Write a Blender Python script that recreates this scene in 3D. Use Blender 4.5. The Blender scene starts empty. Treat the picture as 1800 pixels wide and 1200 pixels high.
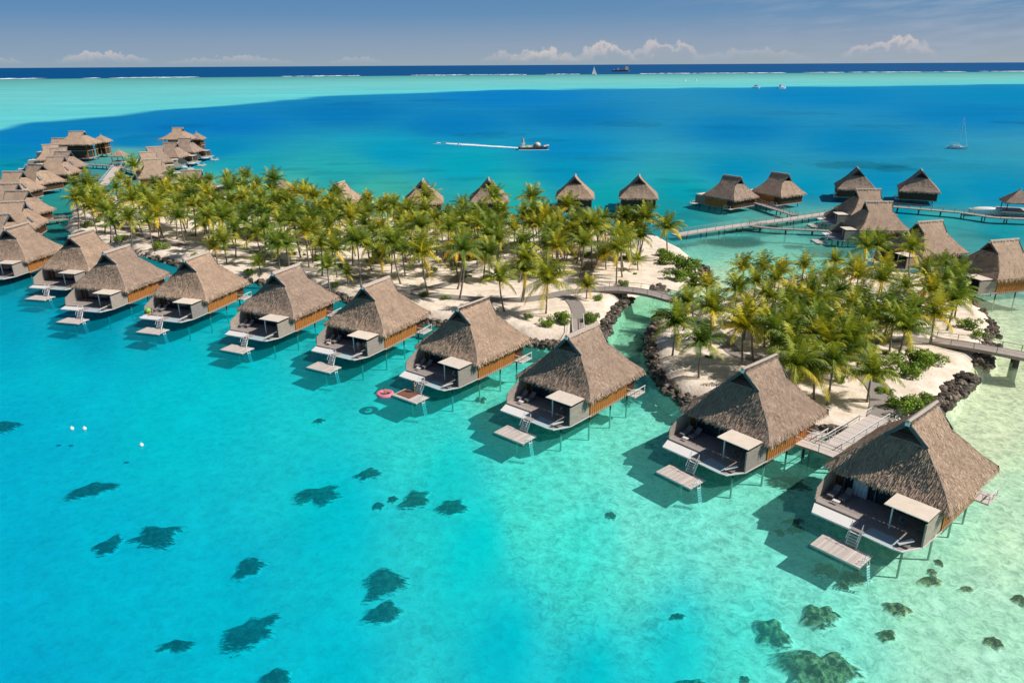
import bpy, math, random
import numpy as np
from mathutils import Vector, Matrix
R = math.radians
SC = bpy.context.scene
COL = SC.collection
random.seed(7); rng = np.random.default_rng(7)

# ------------------------------------------------------------------ camera
HC = 43.80
WZ = 0.55                                                     # water level; decks stand at 2.3
PITCH, ROLL, F = R(20.48776), R(-0.31498), 1299.46          # F in pixels of an 1800 px wide picture
cam = bpy.data.cameras.new('camera'); co = bpy.data.objects.new('camera', cam); COL.objects.link(co)
cam.sensor_width = 36; cam.lens = F/1800*36; cam.clip_start = 0.5; cam.clip_end = 300000
_c, _s = math.cos(PITCH), math.sin(PITCH); _cr, _sr = math.cos(ROLL), math.sin(ROLL)
X0 = Vector((1,0,0)); DN = Vector((0,-_s,-_c)); FW = Vector((0,_c,-_s))
cx = _cr*X0 - _sr*DN; cd = _sr*X0 + _cr*DN
M = Matrix((cx, -cd, -FW)).transposed().to_4x4(); M.translation = (0,0,HC)
co.matrix_world = M; SC.camera = co
SC.render.resolution_x = 1024; SC.render.resolution_y = 682

def at(px, py, z=WZ):
    """point of the real place at height z that the survey of the photograph gives"""
    U, V = px-900, py-600
    u = (_cr*U + _sr*V)/F; v = (-_sr*U + _cr*V)/F
    d = FW + X0*u + DN*v
    t = (z-HC)/d.z
    return Vector((d.x*t, d.y*t, z))

# ------------------------------------------------------------------ sky, sun, exposure
SUN_EL, SUN_AZ = R(46), R(-10)                                  # azimuth from +X towards +Y
w = bpy.data.worlds.new('World'); SC.world = w; w.use_nodes = True
nt = w.node_tree; nd, lk = nt.nodes, nt.links; nd.clear()
def N(tree, t, **k):
    n = tree.nodes.new(t)
    for a, b in k.items():
        if a.startswith('i_'): n.inputs[a[2:].replace('_',' ')].default_value = b
        else: setattr(n, a, b)
    return n
def ramp(tree, stops, inp=None, mode='LINEAR'):
    n = tree.nodes.new('ShaderNodeValToRGB'); n.color_ramp.interpolation = mode
    e = n.color_ramp.elements
    while len(e) > 1: e.remove(e[-1])
    e[0].position = stops[0][0]; e[0].color = (*stops[0][1], 1)
    for p, c in stops[1:]:
        q = e.new(p); q.color = (*c, 1)
    if inp is not None: tree.links.new(inp, n.inputs[0])
    return n
def mth(tree, op, a, b=None, clamp=False):
    n = tree.nodes.new('ShaderNodeMath'); n.operation = op; n.use_clamp = clamp
    for i, v in enumerate((a, b)):
        if v is None: continue
        if isinstance(v, (int, float)): n.inputs[i].default_value = v
        else: tree.links.new(v, n.inputs[i])
    return n.outputs[0]
def mixc(tree, fac, a, b, bt='MIX'):
    n = tree.nodes.new('ShaderNodeMix'); n.data_type = 'RGBA'; n.blend_type = bt
    for i, v in ((0, fac), (6, a), (7, b)):
        if isinstance(v, (int, float)): n.inputs[i].default_value = v
        elif isinstance(v, tuple): n.inputs[i].default_value = (*v, 1) if len(v) == 3 else v
        else: tree.links.new(v, n.inputs[i])
    return n.outputs[2]
def lin(*c):
    return tuple(((x/255+0.055)/1.055)**2.4 if x/255 > 0.04045 else x/255/12.92 for x in c)

sky = N(nt, 'ShaderNodeTexSky', sky_type='NISHITA', sun_disc=False, sun_elevation=SUN_EL,
        sun_rotation=math.pi/2-SUN_AZ, air_density=1.0, dust_density=0.4, ozone_density=2.0)
bg1 = N(nt, 'ShaderNodeBackground', i_Strength=0.055)
tc = N(nt, 'ShaderNodeTexCoord'); sx = N(nt, 'ShaderNodeSeparateXYZ'); lk.new(tc.outputs['Generated'], sx.inputs[0])
el = mth(nt, 'ARCSINE', sx.outputs[2]); az = mth(nt, 'ARCTAN2', sx.outputs[0], sx.outputs[1])
eld = mth(nt, 'MULTIPLY', el, 180/math.pi); azd = mth(nt, 'MULTIPLY', az, 180/math.pi)
# low sky is a muted blue haze in the photograph; strength given as colour relative to the sky texture
eln = mth(nt, 'DIVIDE', eld, 12.0, True)
hz = ramp(nt, [(0, lin(150,166,180)), (0.12, lin(138,158,182)), (0.28, lin(102,142,182)), (0.46, lin(84,129,175)), (1, lin(70,114,164))], eln)
azf = mth(nt, 'ADD', mth(nt, 'DIVIDE', azd, 70), 0.5, True)
hz2 = mixc(nt, azf, (0.92,0.99,1.02), (1.16,1.07,1.0))
hzc = mixc(nt, 1.0, hz.outputs[0], hz2, 'MULTIPLY')
# cumulus near the horizon
def cloud(x0, x1, h, base=0.25, scale=1.0, seed=0.0, dens=1.0):
    a = mth(nt, 'SUBTRACT', azd, (x0+x1)/2); a = mth(nt, 'DIVIDE', a, (x1-x0)/2)
    a2 = mth(nt, 'MULTIPLY', a, a); env = mth(nt, 'SUBTRACT', 1.0, a2, True)
    cv = N(nt, 'ShaderNodeCombineXYZ'); lk.new(azd, cv.inputs[0]); lk.new(eld, cv.inputs[1]); cv.inputs[2].default_value = seed; lk.new(mth(nt,'MULTIPLY',eld,0.9), cv.inputs[1])
    no = N(nt, 'ShaderNodeTexNoise', i_Scale=1.1*scale, i_Detail=5.0, i_Roughness=0.52); lk.new(cv.outputs[0], no.inputs['Vector'])
    n2 = mth(nt, 'MULTIPLY', mth(nt, 'SUBTRACT', no.outputs[0], 0.16), 1.75)
    top = mth(nt, 'MULTIPLY', mth(nt, 'MULTIPLY', env, n2), h)
    t = mth(nt, 'SUBTRACT', top, mth(nt, 'SUBTRACT', eld, base))
    m1 = mth(nt, 'MULTIPLY', mth(nt, 'MULTIPLY', t, 5.0/max(h,.4), True), mth(nt, 'MULTIPLY', env, 3.0, True))
    fade = mth(nt, 'DIVIDE', mth(nt, 'SUBTRACT', eld, base*.4), 0.5+h*0.35, True)
    return mth(nt, 'MULTIPLY', mth(nt, 'MULTIPLY', m1, fade), dens), t
cl = []
for a in ((8.2,14,2.3,.3,1.0,3.0,1.0),(4.2,9.6,1.8,.3,1.2,3.6,1.0),(-0.5,5.4,1.2,.3,1.4,6.0,.9),(-2.5,5,1.2,.3,1.7,9.0,.5),(22.5,28.5,1.9,.5,1.1,5.0,.95),(13,21,1.0,.4,1.3,7.0,.3),(-30,-24.3,.8,.45,1.8,2.0,.62),(-35,-31.5,.5,.35,2.2,8.0,.35),(-24,-15,.55,.3,2.4,4.0,.4),(-13,-9,.45,.3,2.6,1.0,.3)):
    cl.append(cloud(*a))
colr = hzc
for i, (m_, t) in enumerate(cl):
    lit = mth(nt, 'MULTIPLY', mth(nt, 'SUBTRACT', 0.75, t), 1.1, True)
    cc = mixc(nt, lit, lin(162,170,184), lin(246,226,210))
    colr = mixc(nt, m_, colr, cc)
# thin cirrus high at the right
cv = N(nt, 'ShaderNodeCombineXYZ'); lk.new(mth(nt,'MULTIPLY',azd,0.12), cv.inputs[0]); lk.new(mth(nt,'ADD',mth(nt,'MULTIPLY',eld,0.9),mth(nt,'MULTIPLY',azd,-0.06)), cv.inputs[1])
no = N(nt, 'ShaderNodeTexNoise', i_Scale=1.6, i_Detail=6.0, i_Roughness=0.6); lk.new(cv.outputs[0], no.inputs['Vector'])
ci = mth(nt, 'MULTIPLY', mth(nt,'MULTIPLY',mth(nt,'SUBTRACT',no.outputs[0],0.45),4.0,True), mth(nt,'MULTIPLY',mth(nt,'SUBTRACT',azd,8),0.03,True))
colr = mixc(nt, ci, colr, lin(160,176,196))
bg2 = N(nt, 'ShaderNodeBackground', i_Strength=1.0)
lk.new(sky.outputs[0], bg1.inputs[0]); lk.new(colr, bg2.inputs[0])
mx = N(nt, 'ShaderNodeMixShader'); ho = mth(nt, 'DIVIDE', mth(nt,'SUBTRACT',eld,8), 14.0, True)
lk.new(mth(nt,'SUBTRACT',1.0,ho), mx.inputs[0]); lk.new(bg1.outputs[0], mx.inputs[1]); lk.new(bg2.outputs[0], mx.inputs[2])
wo = N(nt, 'ShaderNodeOutputWorld'); lk.new(mx.outputs[0], wo.inputs[0])

sl = bpy.data.lights.new('sun', 'SUN'); so = bpy.data.objects.new('sun', sl); COL.objects.link(so)
sl.energy = 4.8; sl.angle = R(0.5); sl.color = (1.0, 0.945, 0.87)
sd = Vector((math.cos(SUN_EL)*math.cos(SUN_AZ), math.cos(SUN_EL)*math.sin(SUN_AZ), math.sin(SUN_EL)))
so.rotation_euler = sd.to_track_quat('Z', 'Y').to_euler(); so.location = (0,0,200)
SC.render.engine = 'CYCLES'
SC.view_settings.view_transform = 'Standard'; SC.view_settings.look = 'None'
SC.view_settings.exposure = 0.0; SC.view_settings.gamma = 1.0
SC.cycles.transparent_max_bounces = 12; SC.cycles.max_bounces = 6

# ------------------------------------------------------------------ materials
MAT = {}
def mat(name, col, rough=0.8, spec=0.3, noise=None, bump=None, attr=None, trans=None, stretch=None, metal=0.0, rnd=None):
    m = bpy.data.materials.new(name); m.use_nodes = True; t = m.node_tree
    b = t.nodes['Principled BSDF']; b.inputs['Roughness'].default_value = rough
    b.inputs['Specular IOR Level'].default_value = spec; b.inputs['Metallic'].default_value = metal
    c = None
    tcn = N(t, 'ShaderNodeTexCoord'); mp = N(t, 'ShaderNodeMapping'); t.links.new(tcn.outputs['Object'], mp.inputs[0])
    if rnd:
        o2=N(t,'ShaderNodeObjectInfo'); k2=N(t,'ShaderNodeVectorMath',operation='SCALE'); k2.inputs[0].default_value=(90,70,0); t.links.new(o2.outputs['Random'],k2.inputs['Scale']); t.links.new(k2.outputs[0],mp.inputs['Location'])
    if stretch: mp.inputs['Scale'].default_value = stretch
    c = tuple(col)
    if noise:                                                   # (scale, amount, second colour)
        n = N(t, 'ShaderNodeTexNoise', i_Scale=noise[0], i_Detail=6.0, i_Roughness=0.65); t.links.new(mp.outputs[0], n.inputs['Vector'])
        f = mth(t, 'MULTIPLY', mth(t, 'SUBTRACT', n.outputs[0], 0.5 - 0.5/noise[1]), noise[1], True)
        c = mixc(t, f, c, tuple(noise[2]))
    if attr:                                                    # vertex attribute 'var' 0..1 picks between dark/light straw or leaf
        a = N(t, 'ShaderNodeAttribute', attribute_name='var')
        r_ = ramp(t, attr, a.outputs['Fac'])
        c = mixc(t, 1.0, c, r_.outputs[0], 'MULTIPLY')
    if rnd:
        oi = N(t, 'ShaderNodeObjectInfo'); r_ = ramp(t, rnd, oi.outputs['Random'])
        c = mixc(t, 1.0, c, r_.outputs[0], 'MULTIPLY')
    if isinstance(c, tuple): b.inputs['Base Color'].default_value = (*c[:3], 1)
    else: t.links.new(c, b.inputs['Base Color'])
    if bump:
        n = N(t, 'ShaderNodeTexNoise', i_Scale=bump[0], i_Detail=5.0); t.links.new(mp.outputs[0], n.inputs['Vector'])
        bp = N(t, 'ShaderNodeBump', i_Strength=bump[1], i_Distance=bump[2] if len(bump) > 2 else 0.05)
        t.links.new(n.outputs[0], bp.inputs['Height']); t.links.new(bp.outputs[0], b.inputs['Normal'])
    if trans:
        tr = N(t, 'ShaderNodeBsdfTranslucent'); 
        if isinstance(c, tuple): tr.inputs[0].default_value = (*c[:3], 1)
        else: t.links.new(mixc(t, 1.0, c, (1.25,1.15,0.6), 'MULTIPLY'), tr.inputs[0])
        ms = N(t, 'ShaderNodeMixShader'); ms.inputs[0].default_value = trans
        t.links.new(b.outputs[0], ms.inputs[1]); t.links.new(tr.outputs[0], ms.inputs[2])
        t.links.new(ms.outputs[0], t.nodes['Material Output'].inputs[0])
    MAT[name] = m; return m
STRAW = [(0,(.34,.30,.28)),(.3,(.78,.75,.72)),(.7,(1.02,1.0,.98)),(1,(1.3,1.27,1.22))]
mat('thatch', (.60,.455,.355), .9, .15, (.55,2.6,(.44,.33,.255)), (14,.6,.06), STRAW, rnd=[(0,(.86,.87,.90)),(1,(1.10,1.07,1.02))])
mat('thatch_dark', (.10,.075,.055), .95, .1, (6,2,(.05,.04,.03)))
mat('ridge', (.58,.49,.41), .85, .2, (5,2,(.38,.31,.26)), (20,.4,.03))
mat('barge', (.12,.14,.15), .8, .2, (6,2,(.07,.09,.10)))
mat('orange_wood', (.50,.20,.045), .6, .35, (1.2,2.5,(.34,.12,.03)), (30,.3,.02), stretch=(6,6,.5))
mat('brown_wood', (.13,.062,.032), .7, .3, (1.5,2,(.075,.035,.02)), stretch=(6,6,.6))
mat('grey_wood', (.46,.40,.35), .8, .25, (1.6,3,(.26,.225,.195)), (25,.3,.02), stretch=(1,1,9), rnd=[(0,(.82,.82,.84)),(1,(1.12,1.08,1.02))])
mat('deck_wood', (.48,.41,.37), .75, .25, (1.2,3,(.30,.26,.235)), (30,.35,.02), stretch=(1,12,1), rnd=[(0,(.88,.88,.9)),(1,(1.1,1.07,1.03))])
mat('deck_pale', (.74,.66,.61), .7, .3, (2.5,2.0,(.58,.50,.46)), (30,.3,.02), attr=[(0,(.78,.76,.74)),(1,(1.08,1.07,1.06))], stretch=(7,1,1))
mat('white_paint', (.80,.77,.74), .55, .4, (3,1.5,(.70,.67,.64)))
mat('awning', (.84,.73,.61), .7, .2, (1.5,2.5,(.72,.61,.50)), rnd=[(0,(.9,.9,.92)),(1,(1.05,1.03,1.0))])
mat('net', (.52,.62,.64), .35, .6, (6,2,(.42,.52,.55)))
mat('dark_int', (.012,.012,.014), .5, .5)
mat('glass_door', (.02,.035,.045), .08, .8)
mat('curtain', (.50,.58,.64), .9, .1)
mat('pile', (.10,.085,.075), .8, .2, (4,2,(.05,.045,.04)))
def pile_mat():
    t=MAT['pile'].node_tree; b=t.nodes['Principled BSDF']; g=N(t,'ShaderNodeNewGeometry'); sp_=N(t,'ShaderNodeSeparateXYZ'); t.links.new(g.outputs['Position'],sp_.inputs[0])
    f=mth(t,'MULTIPLY',mth(t,'SUBTRACT',WZ+.25,sp_.outputs[2]),3.0,True); old=b.inputs['Base Color'].links[0].from_socket
    t.links.new(mixc(t,f,old,(.34,.42,.36)),b.inputs['Base Color'])
pile_mat()
mat('sand', (.95,.83,.70), .95, .1, (.45,3.0,(.70,.57,.44)), (2.2,.7,.16))
mat('asphalt', (.34,.30,.265), .9, .15, (1.5,2,(.26,.23,.205)))
mat('kerb', (.62,.58,.53), .85, .2)
mat('rock', (.25,.215,.18), .9, .1, (1.3,2.6,(.06,.05,.042)), (5,.7,.1), attr=[(0,(.45,.42,.4)),(.6,(1,1,1)),(1,(1.75,1.6,1.5))])
mat('coral', (.12,.13,.09), .95, .1, (1.0,3.0,(.02,.03,.026)), (4,1,.4))
mat('coral_pale', (.34,.27,.13), .95, .1, (1.3,3.4,(.03,.035,.022)), (5,1,.5), attr=[(0,(.5,.55,.5)),(.6,(1,1,1)),(1,(1.7,1.5,1.3))])
mat('trunk', (.30,.25,.20), .9, .15, (1.2,2,(.17,.14,.11)), (1,.5,.05), stretch=(1,1,9))
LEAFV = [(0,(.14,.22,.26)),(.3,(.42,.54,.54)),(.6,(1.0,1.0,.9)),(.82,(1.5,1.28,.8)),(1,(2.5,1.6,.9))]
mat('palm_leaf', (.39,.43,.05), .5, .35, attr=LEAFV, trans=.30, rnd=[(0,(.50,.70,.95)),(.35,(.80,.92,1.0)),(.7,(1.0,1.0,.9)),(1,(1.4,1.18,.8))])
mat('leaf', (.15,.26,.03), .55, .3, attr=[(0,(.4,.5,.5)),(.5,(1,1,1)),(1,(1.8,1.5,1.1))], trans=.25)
mat('coconut', (.30,.22,.05), .6, .3)
mat('metal_white', (.78,.80,.80), .35, .5)
mat('hull_white', (.80,.80,.79), .3, .5)
mat('hull_dark', (.06,.075,.085), .5, .4)
mat('hull_red', (.33,.15,.13), .6, .3)
mat('cream', (.80,.66,.46), .6, .3)
mat('sail', (.85,.85,.84), .8, .1, trans=.3)
mat('foam', (.85,.90,.92), .9, .1)
mat('skin', (.52,.30,.20), .6, .3); mat('hair', (.05,.03,.02), .6, .3)
mat('navy', (.03,.045,.09), .8, .2); mat('blue_cloth', (.05,.25,.60), .8, .2); mat('red_cloth', (.45,.10,.08), .8, .2)
mat('pink', (.85,.22,.30), .4, .4); mat('mat_brown', (.22,.10,.07), .8, .2); mat('lime', (.25,.62,.08), .6, .3); mat('teal', (.02,.24,.25), .7, .2)
mat('cushion', (.22,.22,.235), .9, .1); mat('frame_grey', (.20,.185,.18), .6, .3)
mat('far_hill', (.13,.20,.26), 1, 0)

# ------------------------------------------------------------------ helpers
class MB:
    def __init__(s): s.v=[]; s.f=[]; s.m=[]; s.a=[]; s.mats=[]
    def mi(s, mt):
        if mt not in s.mats: s.mats.append(mt)
        return s.mats.index(mt)
    def face(s, pts, mt, var=.5):
        b=len(s.v); s.v += [tuple(p) for p in pts]; s.f.append(tuple(range(b,b+len(pts)))); s.m.append(s.mi(mt)); s.a.append(var)
    def mesh(s, vs, fs, mt, var=.5):
        b=len(s.v); s.v += [tuple(p) for p in vs]; k=s.mi(mt)
        for f in fs: s.f.append(tuple(i+b for i in f)); s.m.append(k); s.a.append(var)
    def box(s, x0,x1,y0,y1,z0,z1, mt, var=.5):
        vs=[(x,y,z) for x in (x0,x1) for y in (y0,y1) for z in (z0,z1)]
        s.mesh(vs, [(0,1,3,2),(4,6,7,5),(0,4,5,1),(2,3,7,6),(0,2,6,4),(1,5,7,3)], mt, var)
    def prism(s, poly, z0, z1, mt):
        n=len(poly); a=sum(poly[i][0]*poly[(i+1)%n][1]-poly[(i+1)%n][0]*poly[i][1] for i in range(n))
        if a<0: poly=poly[::-1]
        vs=[(p[0],p[1],z0) for p in poly]+[(p[0],p[1],z1) for p in poly]
        s.mesh(vs, [tuple(range(n-1,-1,-1)),tuple(range(n,2*n))]+[(i,(i+1)%n,n+(i+1)%n,n+i) for i in range(n)], mt)
    def beam(s, a, b, w, h, mt, var=.5):
        a=Vector(a); b=Vector(b); d=(b-a).normalized(); up=Vector((0,0,1))
        if abs(d.z)>.95: up=Vector((0,1,0))
        r=d.cross(up).normalized()*w/2; u=r.cross(d).normalized()*h/2
        vs=[a-r-u,a+r-u,a+r+u,a-r+u,b-r-u,b+r-u,b+r+u,b-r+u]
        s.mesh(vs, [(3,2,1,0),(4,5,6,7),(0,1,5,4),(1,2,6,5),(2,3,7,6),(3,0,4,7)], mt, var)
    def tube(s, pts, rad, mt, n=8, cap=True, var=.5):
        P=[Vector(p) for p in pts]; rad=rad if hasattr(rad,'__len__') else [rad]*len(P); rings=[]
        b=len(s.v); k=s.mi(mt)
        for i,p in enumerate(P):
            d=(P[min(i+1,len(P)-1)]-P[max(i-1,0)]).normalized(); up=Vector((0,0,1)) if abs(d.z)<.9 else Vector((1,0,0))
            r=d.cross(up).normalized(); u=r.cross(d)
            for j in range(n):
                a=2*math.pi*j/n; s.v.append(tuple(p+(r*math.cos(a)+u*math.sin(a))*rad[i]))
        for i in range(len(P)-1):
            for j in range(n):
                s.f.append((b+i*n+j,b+(i+1)*n+j,b+(i+1)*n+(j+1)%n,b+i*n+(j+1)%n)); s.m.append(k); s.a.append(var)
        if cap:
            s.f.append(tuple(b+j for j in range(n))); s.m.append(k); s.a.append(var)
            s.f.append(tuple(b+(len(P)-1)*n+j for j in range(n-1,-1,-1))); s.m.append(k); s.a.append(var)
    def ball(s, c, r, mt, n=8, m=5, var=.5):
        r=r if hasattr(r,'__len__') else (r,r,r); b=len(s.v); k=s.mi(mt)
        for i in range(m+1):
            t=math.pi*i/m
            for j in range(n):
                a=2*math.pi*j/n; s.v.append((c[0]+r[0]*math.sin(t)*math.cos(a),c[1]+r[1]*math.sin(t)*math.sin(a),c[2]+r[2]*math.cos(t)))
        for i in range(m):
            for j in range(n):
                s.f.append((b+i*n+j,b+(i+1)*n+j,b+(i+1)*n+(j+1)%n,b+i*n+(j+1)%n)); s.m.append(k); s.a.append(var)
    def build(s, name, parent=None, smooth=False, mesh_only=False):
        me=bpy.data.meshes.new(name); me.from_pydata(s.v,[],s.f)
        for mt in s.mats: me.materials.append(MAT[mt])
        me.polygons.foreach_set('material_index', s.m)
        at_=me.attributes.new('var','FLOAT','FACE'); at_.data.foreach_set('value', s.a)
        if smooth: me.polygons.foreach_set('use_smooth',[True]*len(s.f))
        me.update()
        if mesh_only: return me
        o=bpy.data.objects.new(name, me); COL.objects.link(o)
        if parent: o.parent=parent
        return o
def tag(o, label=None, cat=None, group=None, kind=None):
    if label: o['label']=label
    if cat: o['category']=cat
    if group: o['group']=group
    if kind: o['kind']=kind
    return o
def empty(name, loc, rz, label, cat, group=None):
    o=bpy.data.objects.new(name,None); COL.objects.link(o); o.location=loc; o.rotation_euler=(0,0,rz); o.empty_display_size=.3
    return tag(o,label,cat,group)
def inst(name, me, parent=None, loc=(0,0,0), rz=0, sc=1, rot=None):
    o=bpy.data.objects.new(name, me); COL.objects.link(o)
    if parent: o.parent=parent
    o.location=loc; o.rotation_euler=rot or (0,0,rz); o.scale=(sc,sc,sc) if not hasattr(sc,'__len__') else sc
    return o
KIDS={}
def copy_tree(o, loc, rz, label, group=None, sc=None):
    c=o.copy(); COL.objects.link(c); c.location=loc; c.rotation_euler=(0,0,rz); c['label']=label
    if group: c['group']=group
    if sc: c.scale=(sc,sc,sc)
    for ch in KIDS[o.name]:
        k=ch[0].copy(); COL.objects.link(k); k.parent=c
        for g in ch[1]:
            q=g.copy(); COL.objects.link(q); q.parent=k
    return c
def reg(o):
    KIDS[o.name]=[(ch,list(ch.children)) for ch in o.children]

# value noise for terrain
_g = rng.random((64,64))
def vn(x, y, s):
    x=np.asarray(x)/s; y=np.asarray(y)/s; xi=np.floor(x).astype(int); yi=np.floor(y).astype(int); fx=x-xi; fy=y-yi
    fx=fx*fx*(3-2*fx); fy=fy*fy*(3-2*fy); g=lambda a,b:_g[a%64,b%64]
    return (g(xi,yi)*(1-fx)+g(xi+1,yi)*fx)*(1-fy)+(g(xi,yi+1)*(1-fx)+g(xi+1,yi+1)*fx)*fy
def seabed_z(x, y): return -2.0+.5*(vn(x,y,9)-.5)+.25*(vn(x,y,3.1)-.5)
def land_z(x, y): return 1.75+.35*(vn(x,y,17)-.5)

# ------------------------------------------------------------------ water and seabed
CP = [ # surveyed water colours (display values)
(0,600,0,172,200),(30,720,0,178,208),(0,660,0,180,205),(100,640,0,186,208),(300,720,0,192,210),(0,900,0,175,210),(0,1190,0,172,208),(200,1000,0,180,210),(400,1100,0,184,212),
(600,900,0,192,212),(600,1190,0,186,212),(900,1120,0,188,209),(850,950,0,200,215),(800,820,20,205,208),(930,880,70,220,208),(760,740,50,205,198),(560,700,20,196,200),(400,650,0,190,198),(250,620,0,180,198),
(160,580,0,165,190),(1050,960,60,216,210),(1130,900,110,228,208),(1200,1150,10,196,212),(1050,1190,0,190,210),(1330,1120,70,214,205),(1400,1000,120,226,202),(1500,1150,120,222,198),(1750,1150,165,226,188),(1650,1050,158,226,188),
(1750,760,206,217,178),(1790,900,185,228,184),(1690,900,160,224,186),(1300,920,120,226,202),(1360,860,120,214,190),(1160,720,120,218,194),(1080,760,110,222,196),(1120,600,125,190,155),(1150,570,132,196,158),(1150,680,90,190,176),(1750,560,206,220,184),(1790,640,208,218,178),
(1310,460,150,222,196),(1250,500,190,224,180),(1240,440,140,216,194),(1280,490,200,226,184),(1400,450,140,216,192),(1700,430,84,176,176),(1650,470,120,190,178),(1600,420,60,160,168),(1780,460,110,190,180),(1300,405,90,196,186),(1220,400,40,170,172),(1420,400,100,196,186),(1190,395,20,150,162),
(1420,330,0,150,184),(1750,335,0,146,186),(1650,345,0,150,184),(1760,410,30,170,184),(1650,385,60,184,186),(1580,370,0,160,184),(1200,340,0,166,182),(1180,370,20,166,176),(1000,300,0,152,190),(1000,262,0,138,190),(1500,250,0,134,186),(1000,205,0,124,184),(1700,200,0,130,188),(1300,300,0,148,188),(1300,230,0,130,186),
(900,172,0,128,196),(600,200,0,122,184),(400,220,0,122,190),(300,225,0,124,190),(430,290,24,164,182),(500,330,66,186,174),(660,345,66,188,174),(600,300,36,172,178),(700,268,0,158,192),(820,290,0,166,188),(900,345,36,184,180),(1060,350,10,172,182),(800,220,0,126,188),
(60,245,0,128,192),(20,262,0,134,184),(10,300,0,150,176),(150,232,0,128,186),(230,250,0,130,186),(385,320,52,190,186),(380,260,0,138,186),(210,270,90,170,160),(120,380,44,150,142),(120,430,20,110,116),(1450,170,0,134,192),(1780,170,0,138,190),(1550,320,0,144,186),
(700,700,40,204,200),(620,640,30,180,180),(880,700,90,206,186),(1000,800,90,222,204)]
cpw=[]; 
for px,py,r_,g_,b_ in CP:
    p=at(px,py); cpw.append((math.atan2(p.x,p.y)*3.2, math.log(math.hypot(p.x,p.y)), *lin(r_,g_,b_)))
cpw=np.array(cpw)
SHELF=[(-200,262),(0,231),(60,218),(200,207),(400,186),(600,169),(900,160),(1200,156.5),(1500,153),(1800,149.5),(2000,147)]
REEF =[(-200,141.5),(0,140),(300,137.5),(600,134.8),(900,132.5),(1200,130.5),(1500,128.6),(1800,126.8),(2000,125.5)]
def inter(poly, A):
    a=[];d=[]
    for px,py in poly:
        p=at(px,py); a.append(math.atan2(p.x,p.y)); d.append(math.log(math.hypot(p.x,p.y)))
    return np.interp(A,a,d)
def water_col(x, y):
    A=np.arctan2(x,y); D=np.log(np.maximum(np.hypot(x,y),1))
    w_=1/(((A*3.2)[:,None]-cpw[None,:,0])**2+(D[:,None]-cpw[None,:,1])**2+2e-4)**1.7
    c=(w_@cpw[:,2:5])/w_.sum(1)[:,None]
    # dark seagrass / coral banks under the lagoon
    n=vn(x,y,60)*.6+vn(x,y,23)*.4
    sh=inter(SHELF,A)+.06*(vn(x,y,90)-.5)+.02*(vn(x,y,37)-.5); rf=inter(REEF,A)+.02*(vn(x,y,260)-.5)
    t=np.clip((D-sh)/.06,0,1); t=t*t*(3-2*t)
    mid=np.clip((D-sh)/np.maximum(rf-sh,.01),0,1)
    s0=np.array(lin(100,212,216)); s1=np.array(lin(114,206,207)); s2=np.array(lin(92,164,158)); k=np.array([0,.45,.8,1.0])
    rg=np.clip((A+.45)/.9,0,1)[:,None]
    s1=s1*(1-rg)+np.array(lin(124,204,200))*rg
    shc=np.where(mid[:,None]<.4, s0+(s1-s0)*(mid[:,None]/.4), s1+(s2-s1)*np.clip((mid[:,None]-.4)/.6,0,1)**1.6)
    shc=shc*(1+.12*(vn(x*.3,y,55)-.5))[:,None]
    c=c*(1-t[:,None])+shc*t[:,None]
    t2=np.clip((D-rf)/.03,0,1)
    oc=np.array(lin(4,82,138))*(1-rg)+np.array(lin(34,92,146))*rg
    c=c*(1-t2[:,None])+oc*t2[:,None]
    r_=np.hypot(x,y)
    op=np.clip((r_-120)/170,0,1)*.7+.24-.12*np.clip(c[:,0]/.22,0,1)
    op=np.maximum(op,np.clip((r_-260)/150,0,1))
    return c,op
BANK=[(1500,290,95,7,.72),(1570,297,50,5,.75),(1245,345,40,5,.7),(1110,218,60,5,.86),(860,238,60,6,.84),(960,246,40,4,.86),(1290,225,50,5,.9),(1790,216,40,4,.8),(620,182,45,3,.85),(760,176,40,3,.88),(330,222,50,4,.85),(250,240,30,4,.85),(620,288,60,3,.86),(560,305,60,3,.86),(680,305,50,3,.85),(760,300,40,3,.85),(640,322,70,3,.86),(500,298,60,3,.85),(820,315,50,3,.86),
(540,328,40,3,.88),(730,330,50,3,.88),(1200,318,50,4,.82),(1230,335,30,4,.75),(30,290,50,4,.75),(70,280,30,3,.8),(1640,280,50,4,.88),(1400,200,70,4,.9),(1560,222,60,4,.9),(1000,300,60,4,.88),(1060,280,50,4,.9),(900,300,50,4,.88),(1680,455,60,8,.72),(1620,430,30,6,.75),(1720,415,40,6,.78),(1290,425,55,8,.6),(1330,408,40,4,.7),(1400,433,25,4,.65),(1230,455,40,3,.85),(1260,470,30,3,.85),(1130,600,25,10,.75),(1150,640,25,12,.7),(1110,570,25,5,.85)]
def banks(x,y):
    f=np.ones(len(x)); wob=vn(x*1.0,y*.5,7)+.6*vn(x*1.0,y*.5,2.7)
    for px,py,rx,ry,k in BANK:
        c0=at(px,py); sx_=abs(at(px+rx,py).x-c0.x); sy=abs(at(px,py-ry).y-at(px,py+ry).y)/2
        d=((x-c0.x)/sx_)**2+((y-c0.y-(x-c0.x)*c0.x/c0.y*.0)/sy)**2
        t_=np.clip(1.35-d*.9+(wob-.8)*1.3,0,1); t_=t_*t_*(3-2*t_); f*=1-(1-k)*t_
    return f
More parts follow.
